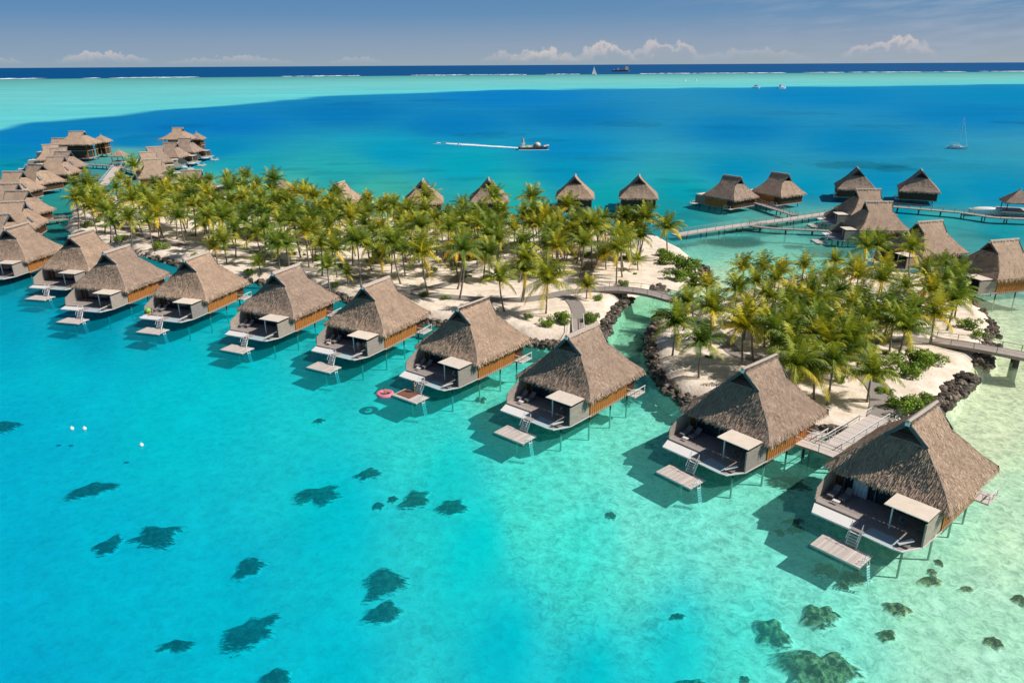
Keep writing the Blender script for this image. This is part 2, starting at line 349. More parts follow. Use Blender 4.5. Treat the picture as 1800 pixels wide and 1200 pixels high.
def polar(name, rs, azs, zf, full=True):
    rs=np.array(rs); n=len(rs); m=len(azs)
    Rr,Aa=np.meshgrid(rs,azs,indexing='ij'); x=(Rr*np.sin(Aa)).ravel(); y=(Rr*np.cos(Aa)).ravel(); z=zf(x,y)
    v=np.stack([x,y,z],1)
    i,j=np.meshgrid(np.arange(n-1),np.arange(m-1),indexing='ij'); i=i.ravel(); j=j.ravel()
    f=np.stack([i*m+j,i*m+j+1,(i+1)*m+j+1,(i+1)*m+j],1)
    me=bpy.data.meshes.new(name); me.vertices.add(len(v)); me.vertices.foreach_set('co',v.ravel())
    me.loops.add(f.size); me.loops.foreach_set('vertex_index',f[:,::-1].ravel().astype(np.int32))
    me.polygons.add(len(f)); me.polygons.foreach_set('loop_start',np.arange(0,f.size,4,dtype=np.int32)); me.polygons.foreach_set('loop_total',np.full(len(f),4,dtype=np.int32))
    me.update(calc_edges=True); me.validate()
    o=bpy.data.objects.new(name,me); COL.objects.link(o); return o,x,y
az_=np.concatenate([np.linspace(-math.pi,-.95,24),np.linspace(-.9,.9,520),np.linspace(.95,math.pi,24)])
rr=np.concatenate([[2],np.geomspace(20,6000,560),np.geomspace(6300,160000,14)])
wat,x,y=polar('water',rr,az_,lambda x,y:0*x+WZ); tag(wat,'clear turquoise lagoon deepening to dark blue ocean','water',kind='structure')
c,op=water_col(x,y); c=c*banks(x,y)[:,None]
ca=wat.data.attributes.new('wcol','FLOAT_COLOR','POINT'); ca.data.foreach_set('color',np.concatenate([c,np.ones((len(c),1))],1).astype(np.float32).ravel())
oa=wat.data.attributes.new('opac','FLOAT','POINT'); oa.data.foreach_set('value',op.astype(np.float32))
SANDB=(.80,.80,.66)
m=bpy.data.materials.new('water'); m.use_nodes=True; t=m.node_tree; t.nodes.clear(); L=t.links.new
a=N(t,'ShaderNodeAttribute',attribute_name='wcol'); ao=N(t,'ShaderNodeAttribute',attribute_name='opac')
tcn=N(t,'ShaderNodeTexCoord')
n1=N(t,'ShaderNodeTexNoise',i_Scale=.09,i_Detail=7.0,i_Roughness=.6); mp=N(t,'ShaderNodeMapping'); mp.inputs['Scale'].default_value=(.7,1.3,1); L(tcn.outputs['Object'],mp.inputs[0]); L(mp.outputs[0],n1.inputs['Vector'])
f=mth(t,'ADD',mth(t,'MULTIPLY',mth(t,'SUBTRACT',n1.outputs[0],.5),.30),1.0)
n3=N(t,'ShaderNodeTexNoise',i_Scale=.012,i_Detail=5.0,i_Roughness=.6); mp3=N(t,'ShaderNodeMapping'); mp3.inputs['Scale'].default_value=(.55,1.6,1); L(tcn.outputs['Object'],mp3.inputs[0]); L(mp3.outputs[0],n3.inputs['Vector'])
f3=mth(t,'ADD',mth(t,'MULTIPLY',mth(t,'SUBTRACT',n3.outputs[0],.5),.35),1.0)
cv=N(t,'ShaderNodeCombineXYZ'); n4=N(t,'ShaderNodeTexNoise',i_Scale=.42,i_Detail=4.0,i_Roughness=.65); mp4=N(t,'ShaderNodeMapping'); mp4.inputs['Scale'].default_value=(.8,1.9,1); L(tcn.outputs['Object'],mp4.inputs[0]); L(mp4.outputs[0],n4.inputs['Vector'])  # light and dark of ripples painted into the water colour as streaks
ff=mth(t,'MULTIPLY',mth(t,'MULTIPLY',f,f3),mth(t,'ADD',mth(t,'MULTIPLY',mth(t,'SUBTRACT',n4.outputs[0],.5),.34),1.0))
for i in range(3): L(ff,cv.inputs[i])
A_=mixc(t,1.0,a.outputs['Color'],cv.outputs[0],'MULTIPLY')
GA=mixc(t,1.0,A_,(1/.87,1/.87,1/.87),'MULTIPLY')
T_=mixc(t,1.0,GA,tuple(1/q for q in SANDB),'MULTIPLY')
sp=N(t,'ShaderNodeSeparateColor'); L(T_,sp.inputs[0]); cb=N(t,'ShaderNodeCombineColor')
for i in range(3): L(mth(t,'POWER',mth(t,'MINIMUM',sp.outputs[i],1.0),.5),cb.inputs[i])
tr=N(t,'ShaderNodeBsdfTransparent'); L(cb.outputs[0],tr.inputs[0])
df=N(t,'ShaderNodeBsdfDiffuse'); L(mixc(t,1.0,A_,(.86,.86,.86),'MULTIPLY'),df.inputs[0])
ms=N(t,'ShaderNodeMixShader'); L(ao.outputs['Fac'],ms.inputs[0]); L(tr.outputs[0],ms.inputs[1]); L(df.outputs[0],ms.inputs[2])
gl=N(t,'ShaderNodeBsdfGlossy'); gl.inputs['Roughness'].default_value=.12
n2=N(t,'ShaderNodeTexNoise',i_Scale=1.1,i_Detail=4.0,i_Roughness=.6); mp2=N(t,'ShaderNodeMapping'); mp2.inputs['Scale'].default_value=(1,1.7,1); L(tcn.outputs['Object'],mp2.inputs[0]); L(mp2.outputs[0],n2.inputs['Vector'])
bp=N(t,'ShaderNodeBump',i_Strength=.5,i_Distance=.12); L(n2.outputs[0],bp.inputs['Height']); L(bp.outputs[0],gl.inputs['Normal'])
fr=N(t,'ShaderNodeFresnel',i_IOR=1.33); L(bp.outputs[0],fr.inputs['Normal'])
m2=N(t,'ShaderNodeMixShader'); L(mth(t,'MINIMUM',mth(t,'MULTIPLY',fr.outputs[0],.30),.032),m2.inputs[0]); L(ms.outputs[0],m2.inputs[1]); L(gl.outputs[0],m2.inputs[2])
o_=N(t,'ShaderNodeOutputMaterial'); L(m2.outputs[0],o_.inputs[0]); wat.data.materials.append(m)

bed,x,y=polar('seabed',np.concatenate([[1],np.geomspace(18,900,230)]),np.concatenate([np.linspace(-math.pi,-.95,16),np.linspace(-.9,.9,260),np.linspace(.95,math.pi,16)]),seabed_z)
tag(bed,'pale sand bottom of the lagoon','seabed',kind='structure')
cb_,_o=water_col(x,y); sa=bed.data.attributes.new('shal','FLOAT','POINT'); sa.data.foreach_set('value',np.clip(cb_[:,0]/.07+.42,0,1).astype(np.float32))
m=bpy.data.materials.new('seabed'); m.use_nodes=True; t=m.node_tree; L=t.links.new; b=t.nodes['Principled BSDF']; b.inputs['Roughness'].default_value=1; b.inputs['Specular IOR Level'].default_value=0
tcn=N(t,'ShaderNodeTexCoord')
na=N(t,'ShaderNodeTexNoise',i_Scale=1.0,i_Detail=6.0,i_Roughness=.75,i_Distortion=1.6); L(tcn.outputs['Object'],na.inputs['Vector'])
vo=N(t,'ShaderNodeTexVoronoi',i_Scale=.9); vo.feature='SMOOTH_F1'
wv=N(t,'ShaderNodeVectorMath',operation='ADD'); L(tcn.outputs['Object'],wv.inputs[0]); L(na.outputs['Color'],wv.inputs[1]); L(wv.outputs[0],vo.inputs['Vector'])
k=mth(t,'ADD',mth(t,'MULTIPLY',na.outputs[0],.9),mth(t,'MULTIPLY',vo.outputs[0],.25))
rp=ramp(t,[(.42,(.42,.48,.41)),(.55,(.70,.73,.62)),(.68,(.93,.92,.78)),(.80,(1,1,.90))],k)  # sand mottling, with a caustic-like light network painted into its colour
nb=N(t,'ShaderNodeTexNoise',i_Scale=1.9,i_Detail=5.0,i_Roughness=.65); L(tcn.outputs['Object'],nb.inputs['Vector'])
nc=N(t,'ShaderNodeTexNoise',i_Scale=.045,i_Detail=3.0); L(tcn.outputs['Object'],nc.inputs['Vector'])
pt=mth(t,'MULTIPLY',mth(t,'MULTIPLY',mth(t,'SUBTRACT',nb.outputs[0],.62),9.0,True),mth(t,'MULTIPLY',mth(t,'SUBTRACT',nc.outputs[0],.46),6.0,True))
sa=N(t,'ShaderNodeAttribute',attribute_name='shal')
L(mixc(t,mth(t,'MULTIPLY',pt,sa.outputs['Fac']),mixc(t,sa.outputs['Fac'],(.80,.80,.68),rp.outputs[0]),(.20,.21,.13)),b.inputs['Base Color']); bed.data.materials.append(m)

# ------------------------------------------------------------------ islands
def wpoly(pts, z=WZ): return np.array([at(px,py,z)[:2] for px,py in pts])
ISL1=wpoly([(116,402),(126,376),(132,354),(180,345),(240,347),(300,358),(430,372),(560,382),(700,388),(850,396),(1000,402),(1100,412),(1160,420),(1200,440),(1228,470),(1238,486),(1225,505),(1190,512),(1150,514),
 (1112,522),(1085,537),(1070,560),(1058,592),(1030,606),(985,604),(930,600),(880,584),(820,575),(770,566),(715,556),(660,543),(620,530),(570,512),(520,500),(460,497),(400,496),(340,476),(300,462),(250,452),(205,436),(160,428),(125,416)])
ISL2=wpoly([(1262,530),(1300,514),(1345,500),(1400,486),(1450,476),(1500,478),(1560,474),(1620,488),(1680,500),(1712,530),(1735,560),(1745,592),(1728,625),(1705,655),(1672,690),(1640,712),(1606,742),(1570,766),(1530,768),(1480,764),(1420,756),(1340,740),(1275,722),(1228,708),(1190,692),(1160,660),(1145,620),(1146,580),(1160,556),(1200,545)])
def sdf(P, poly):
    d=np.full(len(P),1e9); ins=np.zeros(len(P),bool); n=len(poly)
    for i in range(n):
        a=poly[i]; b=poly[(i+1)%n]; ab=b-a; t=np.clip(((P-a)@ab)/(ab@ab),0,1)
        d=np.minimum(d,np.hypot(*(P-(a+t[:,None]*ab)).T))
        c_=((a[1]>P[:,1])!=(b[1]>P[:,1]))&(P[:,0]<(b[0]-a[0])*(P[:,1]-a[1])/(b[1]-a[1]+1e-12)+a[0]); ins^=c_
    return np.where(ins,d,-d)
def island(name, poly, label, step=1.1):
    x0,y0=poly.min(0)-5; x1,y1=poly.max(0)+5
    xs=np.arange(x0,x1,step); ys=np.arange(y0,y1,step); X,Y=np.meshgrid(xs,ys,indexing='ij'); P=np.stack([X.ravel(),Y.ravel()],1)
    d=sdf(P,poly)+1.2*(vn(P[:,0],P[:,1],6)-.5)
    up=land_z(P[:,0],P[:,1]); z=np.where(d>2.2,up,np.where(d>0,WZ+(up-WZ)*np.clip(d/2.2,0,1)**.7,np.maximum(WZ+d*1.5,-3.2)))
    keep=d>-4.5; n,mm=X.shape; idx=np.arange(n*mm).reshape(n,mm)
    q=np.stack([idx[:-1,:-1],idx[1:,:-1],idx[1:,1:],idx[:-1,1:]],-1).reshape(-1,4); q=q[keep[q].any(1)]
    used=np.unique(q); rem=-np.ones(n*mm,int); rem[used]=np.arange(len(used))
    me=bpy.data.meshes.new(name); me.from_pydata(np.column_stack([P[used],z[used]]).tolist(),[],rem[q].tolist()); me.polygons.foreach_set('use_smooth',[True]*len(q))
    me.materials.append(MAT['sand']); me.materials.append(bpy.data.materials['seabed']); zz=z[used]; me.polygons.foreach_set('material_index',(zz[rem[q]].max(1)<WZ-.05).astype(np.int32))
    at2=me.attributes.new('shal','FLOAT','POINT'); at2.data.foreach_set('value',np.ones(len(used),np.float32)); o=bpy.data.objects.new(name,me); COL.objects.link(o); tag(o,label,'island',kind='structure')
island('sand_island',ISL1,'long sandy island covered with palms')
island('sand_island',ISL2,'small round sandy island covered with palms')

def smooth_line(pts, k=6):
    P=[np.array(p,float) for p in pts]; P=[2*P[0]-P[1]]+P+[2*P[-1]-P[-2]]; out=[]
    for i in range(1,len(P)-2):
        for j in range(k):
            t=j/k; a,b,c_,d=P[i-1:i+3]
            out.append(.5*((2*b)+(-a+c_)*t+(2*a-5*b+4*c_-d)*t*t+(-a+3*b-3*c_+d)*t**3))
    out.append(P[-2]); return out
def path(pts, width, name='path', label='grey path winding between the palms', matn='asphalt', off=.07):
    L_=smooth_line([at(px,py,1.8)[:2] for px,py in pts],8); mb=MB(); k_=4
    rows=[]
    for i,p in enumerate(L_):
        d=L_[min(i+1,len(L_)-1)]-L_[max(i-1,0)]; d=d/np.hypot(*d); nrm=np.array([-d[1],d[0]])
        row=[]
        for j in range(k_+1):
            q=p+nrm*width*(j/k_-.5); row.append((q[0],q[1],float(land_z(q[0],q[1]))+off))
        rows.append(row)
    vs=[v for r_ in rows for v in r_]; fs=[(i*(k_+1)+j,(i+1)*(k_+1)+j,(i+1)*(k_+1)+j+1,i*(k_+1)+j+1) for i in range(len(rows)-1) for j in range(k_)]
    mb.mesh(vs,fs,matn)
    o=mb.build(name); tag(o,label,'path',kind='structure'); return o
path([(330,436),(400,436),(450,442),(500,462),(560,476),(620,484),(665,497),(710,510),(770,520),(840,526),(910,528),(960,522),(1000,514),(1048,510)],3.0)
path([(715,512),(760,506),(800,492),(830,470),(870,455),(930,448),(985,440),(1040,440),(1080,430)],2.6,off=.085)
path([(985,520),(1005,528),(1016,545),(1017,566),(1016,580)],2.6,off=.10)
path([(1040,512),(1030,490),(1040,462),(1062,440),(1110,430)],2.6,off=.115)
path([(160,372),(200,392),(250,412),(300,428),(340,436)],2.6,off=.13)
path([(1225,556),(1265,590),(1300,625),(1380,632),(1450,640)],2.4)
path([(1560,596),(1600,594),(1645,600)],2.6,off=.085)
path([(1450,640),(1500,652),(1535,672),(1552,700),(1548,735)],3.2,off=.10)
path([(1450,640),(1490,620),(1530,600),(1580,594)],2.4,off=.115)

def rocks(pts, n, label, spread=1.05, zb=(-.1,1.2), size=(.22,.60), name='rock_revetment', seed=1):
    rd=random.Random(seed); mb=MB(); W=[at(px,py,1.1) for px,py in pts]
    seg=[(W[i+1]-W[i]).length for i in range(len(W)-1)]; tot=sum(seg)
    for _ in range(n):
        s_=rd.random()*tot; i=0
        while s_>seg[i]: s_-=seg[i]; i+=1
        d=(W[i+1]-W[i]).normalized(); nrm=Vector((-d.y,d.x,0)); k_=rd.uniform(-1,1)
        c_=W[i]+d*s_+nrm*k_*spread; r_=rd.uniform(*size)
        zt=zb[0]+(zb[1]-zb[0])*(.5+.5*(1-abs(k_))*1.0)*rd.random()**.6
        b=len(mb.v); rr_=(r_*rd.uniform(.8,1.4),r_*rd.uniform(.8,1.4),r_*rd.uniform(.6,1)); an=rd.random()*3
        mb.ball((0,0,0),rr_,'rock',7,4,var=rd.random())
        for q in range(b,len(mb.v)):
            v=Vector(mb.v[q])*rd.uniform(.82,1.15); x_=v.x*math.cos(an)-v.y*math.sin(an); y_=v.x*math.sin(an)+v.y*math.cos(an)
            mb.v[q]=(c_.x+x_,c_.y+y_,zt+v.z+.3)
    o=mb.build(name); return tag(o,label,'rocks',kind='stuff')
rocks([(240,440),(300,458),(350,474),(430,492),(500,498)],420,'dark boulder bank behind the three left villas of the front row',seed=1)
rocks([(500,498),(580,512),(640,534),(720,556),(780,567)],420,'dark boulder bank along the island behind the middle villas',seed=2)
rocks([(780,567),(860,580),(930,600),(985,606),(1030,606),(1056,592)],480,'boulder wall facing the villa left of the channel',zb=(0,1.5),seed=3)
rocks([(1056,592),(1066,566),(1082,540),(1108,524)],260,'curved boulder bank on the left side of the channel',seed=4)
rocks([(1140,508),(1180,500),(1215,492),(1236,482),(1226,462)],330,'brown boulder heap at the tip of the long island beside the footbridge',spread=1.9,seed=5)
rocks([(1160,552),(1148,580),(1146,620),(1160,660),(1190,692),(1240,710),(1320,730)],520,'dark boulder bank round the left shore of the small island',seed=6)
rocks([(1530,764),(1575,762),(1608,740),(1640,708),(1672,684),(1700,655)],360,'boulder bank in front of the right footbridge on the small island',spread=1.7,size=(.28,.7),seed=7)
rocks([(1718,640),(1740,600),(1736,570),(1716,540),(1690,516)],330,'boulder heap at the right tip of the small island behind the footbridge',spread=1.6,seed=8)
rocks([(1320,730),(1420,750),(1520,762)],240,'dark boulders under the villa jetty',seed=9)
rocks([(1276,722),(1240,712),(1200,700)],120,'low dark boulders left of the second villa from the right',seed=10)

# ------------------------------------------------------------------ thatched roofs
def strand(mb, p, d, nrm, ln, wd, var, matn='thatch'):
    s_=d.cross(nrm).normalized()*wd/2; e=p+d*ln
    mb.face([p-s_,p+s_,e+s_*.7,e-s_*.7],matn,var)
def roof_mesh(W=6.0, Lh=6.3, ridge=11.04, eave=5.05, gx=2.0, gy=3.0, ry=3.4, n=9000, seed=3):
    rd=random.Random(seed); mb=MB(); rise=ridge-eave
    zm=lambda x: ridge-rise*(abs(x)/W)**.96
    gz=zm(gx)
    def zh(y):
        if abs(y)<gy-1e-6: return gz-.1+(gy-abs(y))*.28
        return zh0(y)
    zh0=lambda y: eave+(gz-eave)*((Lh-abs(y))/(Lh-gy)) - .42*math.sin(math.pi*min(1,max(0,(Lh-abs(y))/(Lh-gy))))
    def Y(x):
        x=abs(x)
        if x<=gx: return ry+(gy-ry)*x/gx
        lo,hi=0.0,Lh
        for _ in range(24):
            md=(lo+hi)/2
            if zh(md)>zm(x): lo=md
            else: hi=md
        return lo
    def Xh(y):
        lo,hi=0.0,W
        if abs(y)<gy-1e-6: return max(.2,W*((ridge-.40-zh(y))/rise))
        for _ in range(24):
            md=(lo+hi)/2
            if zm(md)>zh(y): lo=md
            else: hi=md
        return hi
    th=.32
    # main slopes
    nx=14
    for s_ in (-1,1):
        prev=None
        for i in range(nx+1):
            xx=W*i/nx; yy=Y(xx); row=[Vector((s_*xx,-yy+2*yy*j/12,zm(xx))) for j in range(13)]
            if prev:
                for j in range(12):
                    q=[prev[j],row[j],row[j+1],prev[j+1]]; mb.face(q if s_<0 else q[::-1],'thatch',.35)
                    if i<=3:
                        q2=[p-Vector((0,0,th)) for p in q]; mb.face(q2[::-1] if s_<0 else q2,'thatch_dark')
                if i<=3:
                    for j in (0,12):
                        mb.face([prev[j],row[j],row[j]-Vector((0,0,th)),prev[j]-Vector((0,0,th))],'thatch',.3)
            prev=row
    # hips
    yin=1.9
    for s_ in (-1,1):
        prev=None
        for i in range(13):
            yy=Lh+(yin-Lh)*i/12; xx=Xh(yy); row=[Vector((-xx+2*xx*j/8,s_*yy,zh(yy))) for j in range(9)]
            if prev:
                for j in range(8):
                    q=[prev[j],prev[j+1],row[j+1],row[j]]; mb.face(q if s_<0 else q[::-1],'thatch',.33)
            prev=row
        # gablet wall
        zz=zh(yin); xw=Xh(yin)+.05
        mb.face([(-xw,s_*(yin+.05),zz-.1),(xw,s_*(yin+.05),zz-.1),(0,s_*(yin+.05),ridge-.2)],'brown_wood')
    # eave skirt + soffit
    cor=[(-W,-Lh),(W,-Lh),(W,Lh),(-W,Lh)]
    for i in range(4):
        a,b=cor[i],cor[(i+1)%4]; mb.face([(a[0],a[1],eave),(b[0],b[1],eave),(b[0]*.985,b[1]*.985,eave-.35),(a[0]*.985,a[1]*.985,eave-.35)],'thatch',.25)
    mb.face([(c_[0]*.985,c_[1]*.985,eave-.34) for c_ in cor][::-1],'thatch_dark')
    # strands on the slopes
    for _ in range(n):
        if rd.random()<.62:
            s_=rd.choice((-1,1)); xx=W*math.sqrt(rd.random()*.97+.01) if rd.random()<.7 else W*rd.random(); yy=rd.uniform(-1,1)*Y(xx)
            p=Vector((s_*xx,yy,zm(xx))); d=Vector((s_,rd.gauss(0,.18),-rise/W)).normalized(); nrm=Vector((s_*rise/W,0,1)).normalized()
        else:
            s_=rd.choice((-1,1)); yy=rd.uniform(yin+.6,Lh)**1.0; 
            if rd.random()<.5: yy=Lh-(Lh-yin-.6)*rd.random()**1.6
            xx=rd.uniform(-1,1)*Xh(yy); sl_=(gz-eave)/(Lh-gy)
            p=Vector((xx,s_*yy,zh(yy))); d=Vector((rd.gauss(0,.2),s_,-sl_)).normalized(); nrm=Vector((0,s_*sl_,1)).normalized()
        lft=rd.uniform(.0,.07); hp=nrm.x==0; ln=rd.uniform(.25,.65) if hp else rd.uniform(.2,.42)
        strand(mb,p+nrm*(.02+lft*.3),(d+nrm*(rd.uniform(-.02,.42) if hp else rd.uniform(-.02,.16))).normalized(),nrm,ln,rd.uniform(.04,.10) if hp else rd.uniform(.03,.07),min(1,max(0,rd.gauss(.52,.24))))
    # fringe along the eaves
    for i in range(4):
        a=Vector((*cor[i],0)); b=Vector((*cor[(i+1)%4],0)); ln=(b-a).length; out=Vector(((a.x+b.x)/2,(a.y+b.y)/2,0)).normalized(); m_=int(min(1.3,n/9000)*ln*34)
        for _ in range(m_):
            p=a.lerp(b,rd.random())+out*rd.uniform(-.25,.03); p.z=eave+rd.uniform(-.15,.18)
            d=Vector((out.x*.55+rd.gauss(0,.15),out.y*.55+rd.gauss(0,.15),-1)).normalized()
            strand(mb,p,d,out,rd.uniform(.35,.75),rd.uniform(.05,.12),min(1,max(0,rd.gauss(.5,.27))))
    # rough hips
    for sx_ in (-1,1):
        for sy in (-1,1):
            for _ in range(int(n/30)):
                t_=rd.random(); xx=gx+(W-gx)*t_; p=Vector((sx_*xx,sy*Y(xx),zm(xx)+.04)); d=Vector((sx_*rd.random(),sy*rd.random(),-1.0)).normalized()
                strand(mb,p,d,Vector((sx_*.5,sy*.5,.7)).normalized(),rd.uniform(.25,.5),rd.uniform(.06,.12),rd.uniform(.3,.9))
    V_=np.array(mb.v); dz=.16*(vn(V_[:,0]+20,V_[:,1]+20+seed,1.7)-.5)+.07*(vn(V_[:,0]+20,V_[:,1]+40,.6)-.5)
    mb.v=[(a[0],a[1],a[2]+d_) for a,d_ in zip(mb.v,dz)]
    rc=MB()
    rc.tube([(0,-ry-.12,ridge+.08),(0,-ry*.3,ridge+.05),(0,ry*.3,ridge+.05),(0,ry+.12,ridge+.08)],[.2,.24,.24,.2],'ridge',8)
    for _ in range(int(n/25)):
        s_=rd.choice((-1,1)); yy=rd.uniform(-ry,ry); rc_p=Vector((s_*.05,yy,ridge+.22)); strand(rc,rc_p,Vector((s_,rd.gauss(0,.1),-.75)).normalized(),Vector((s_*.6,0,.8)),rd.uniform(.35,.55),.12,.5,'ridge')
    gbs=[]
    for sy in (-1,1):
        gb=MB(); gbs.append(gb)
        for sx_ in (-1,1):
            gb.beam((0,sy*(ry+.05),ridge-.16),(sx_*gx*1.02,sy*(gy+.05),gz-.12),.1,.34,'barge')
        gb.box(-.22,.22,sy*(ry+.06)-.07,sy*(ry+.06)+.07,ridge-.36,ridge-.02,'metal_white' if sy<0 else 'barge')
    return mb.build('roof',mesh_only=True), rc.build('ridge_cap',mesh_only=True), [g_.build('barge_board',mesh_only=True) for g_ in gbs]
ROOFS={'near':roof_mesh(n=16000), 'far':roof_mesh(n=2600,seed=5)}

DZ=2.3
def make_villa(lod, front=True):
    root=empty('overwater_villa',(0,0,0),0,'x','villa','thatched overwater villas')
    rf,rc,gb=ROOFS[lod]
    r_=inst('roof',rf,root); inst('ridge_cap',rc,r_); [inst('barge_board',g_,r_) for g_ in gb]
    # floor
    mb=MB(); mb.box(-5.35,5.35,-5.3,5.3,DZ-.28,DZ-.01,'deck_wood'); mb.build('floor',root)
    # walls
    def wall(name, x0,x1,y0,y1,z0,z1,mt,planks='v'):
        m_=MB(); m_.box(x0,x1,y0,y1,z0,z1,mt)
        along='y' if (y1-y0)>(x1-x0) else 'x'; a0,a1=(y0,y1) if along=='y' else (x0,x1)
        if planks=='v':
            k=int((a1-a0)/.45)
            for i in range(k+1):
                a=a0+(a1-a0)*i/k
                if along=='y':
                    m_.box(x0-.035,x0-.002,a-.045,a+.045,z0+.01,z1-.01,mt); m_.box(x1+.002,x1+.035,a-.045,a+.045,z0+.01,z1-.01,mt)
                else:
                    m_.box(a-.045,a+.045,y0-.035,y0-.002,z0+.01,z1-.01,mt); m_.box(a-.045,a+.045,y1+.002,y1+.035,z0+.01,z1-.01,mt)
        elif planks=='h':
            k=int((z1-z0)/.22)
            for i in range(k):
                z_=z0+.03+(z1-z0)*i/k
                m_.box(x0-.03,x0-.002,y0+.01,y1-.01,z_,z_+.15,mt); m_.box(x1+.002,x1+.03,y0+.01,y1-.01,z_,z_+.15,mt)
        return m_.build(name,root)
    wall('side_wall',5.20,5.34,-5.25,3.1,DZ-.35,4.75,'orange_wood')
    wall('side_wall',5.00,5.12,3.14,5.25,DZ-.30,4.75,'brown_wood')
    wall('side_wall',-5.34,-5.20,-5.25,5.25,DZ-.35,4.75,'orange_wood')
    wall('back_wall',-5.18,4.98,5.12,5.25,DZ-.3,4.75,'brown_wood')
    m_=MB(); m_.box(-5.18,5.18,-5.22,-5.08,DZ+2.2,4.78,'brown_wood'); m_.box(-5.18,-4.3,-5.22,-5.08,DZ+.01,DZ+2.2,'brown_wood'); m_.box(3.4,5.18,-5.22,-5.08,DZ+.01,DZ+2.2,'brown_wood')
    m_.build('front_wall',root)
    m_=MB(); m_.box(-4.28,-1.0,-5.16,-5.12,DZ+.01,DZ+2.18,'glass_door'); m_.box(-.9,3.38,-5.19,-5.15,DZ+.01,DZ+2.18,'glass_door')
    for x_ in (-4.25,-1.05,1.2,3.33): m_.box(x_-.05,x_+.05,-5.26,-5.20,DZ+.01,DZ+2.18,'frame_grey')
    m_.build('glass_door',root)
    if lod=='near' or front:
        d=MB()
        core=[(-5.2,-5.3),(5.2,-5.3),(5.2,-9.4),(4.2,-11.4),(3.55,-11.5),(3.5,-9.65),(.7,-9.6),(.66,-11.45),(-.46,-11.4),(-.46,-9.6),(-4.9,-9.6),(-5.2,-8.9)]
        d.prism(core,DZ-.16,DZ,'deck_wood')
        for i in range(26):
            y_=-5.5-i*.16*1.0
            if y_<-9.4: break
            d.box(-5.0,5.1,y_,y_+.012,DZ+.001,DZ+.006,'frame_grey')
        d.build('deck',root)
        e=MB(); e.prism([(-5.0,-9.72),(-.52,-9.66),(-.52,-11.42),(-4.35,-11.5)],DZ-.22,DZ-.05,'white_paint'); e.prism([(-5.2,-8.95),(-.3,-8.95),(.0,-8.8),(.0,-9.1),(-.5,-9.5),(-4.95,-9.58)],DZ+.005,DZ+.10,'deck_wood')
        e.build('deck_wing',root)
        g=MB(); g.prism([(.72,-9.64),(3.48,-9.68),(3.5,-11.48),(.74,-11.4)],DZ-.14,DZ-.08,'net'); g.build('lounge_net',root)
        h=MB(); h.beam((.7,-11.5,DZ-.06),(3.6,-11.58,DZ-.06),.10,.12,'white_paint'); h.beam((3.6,-11.56,DZ-.03),(4.3,-11.42,DZ-.03),.14,.14,'white_paint'); h.beam((4.25,-11.42,DZ-.04),(5.25,-9.42,DZ-.04),.12,.14,'white_paint'); h.beam((5.3,-9.4,DZ-.07),(5.4,-5.3,DZ-.07),.08,.10,'deck_pale'); h.build('deck_edge',root)
        # privacy walls
        p=MB(); 
        for i in range(11):
            z_=DZ+.02+i*.215; p.box(5.18,5.26,-9.38,-5.35,z_,z_+.19,'grey_wood')
        p.box(5.20,5.24,-9.34,-5.36,DZ,DZ+2.35,'grey_wood'); p.box(5.14,5.30,-9.46,-9.34,DZ,DZ+2.4,'grey_wood'); p.build('privacy_wall',root)
        p=MB(); p.mesh([(-5.3,-5.4,DZ),(-5.3,-9.3,DZ),(-5.3,-9.1,DZ+1.25),(-5.3,-6.6,DZ+2.4),(-5.3,-5.4,DZ+2.4),(-5.2,-5.4,DZ),(-5.2,-9.3,DZ),(-5.2,-9.1,DZ+1.25),(-5.2,-6.6,DZ+2.4),(-5.2,-5.4,DZ+2.4)],[(0,1,2,3,4),(9,8,7,6,5),(0,5,6,1),(1,6,7,2),(2,7,8,3),(3,8,9,4),(4,9,5,0)],'grey_wood'); p.build('privacy_wall',root)
        # awning
        a_=MB(); a_.prism([(1.3,-6.5),(5.25,-6.5),(5.25,-9.3),(1.3,-9.3)],4.93,5.02,'awning')
        for x_ in (1.5,3.3,5.05): a_.beam((x_,-6.5,4.87),(x_,-9.2,4.87),.07,.09,'frame_grey')
        aw=a_.build('awning',root); pm=MB(); pm.beam((1.9,-8.6,DZ),(1.9,-8.6,4.85),.12,.12,'white_paint'); pm.build('post',aw)
        # stairs and swimming platform
        s_=MB(); 
        for x_ in (-.42,.6): s_.beam((x_,-11.42,DZ-.05),(x_+.02,-12.15,.98),.07,.16,'white_paint'); s_.beam((x_,-11.3,DZ+.9),(x_,-12.3,1.7),.04,.04,'metal_white'); s_.beam((x_,-11.35,DZ),(x_,-11.3,DZ+.9),.04,.04,'metal_white')
        for i in range(5):
            t_=(i+.6)/5.4; s_.box(-.40,.58,-11.42-.73*t_-.13,-11.42-.73*t_+.1,DZ-.08-1.3*t_,DZ-.03-1.3*t_,'white_paint')
        s_.build('stairs',root)
        k=MB(); 
        for i in range(19):
            x_=-2.55+i*.25; k.box(x_,x_+.235,-14.6,-11.95,.86,.92+.006*(i%3),'deck_pale',var=random.random())
        k.box(-2.58,2.18,-14.66,-14.61,.72,.925,'deck_pale'); k.box(-2.56,2.16,-14.55,-14.35,.70,.855,'frame_grey'); k.box(-2.56,2.16,-12.3,-12.1,.70,.855,'frame_grey'); k.box(-2.60,-2.56,-14.6,-11.95,.72,.92,'deck_pale')
        k.build('swim_platform',root)
        l=MB()
        for y_ in (-13.9,-13.4):
            l.tube([(2.15,y_,1.6),(2.3,y_,1.65),(2.42,y_,1.4),(2.6,y_,.2),(2.9,y_,-1.2)],.032,'metal_white',6); l.tube([(2.0,y_,.92),(2.05,y_,1.5),(2.15,y_,1.6)],.032,'metal_white',6)
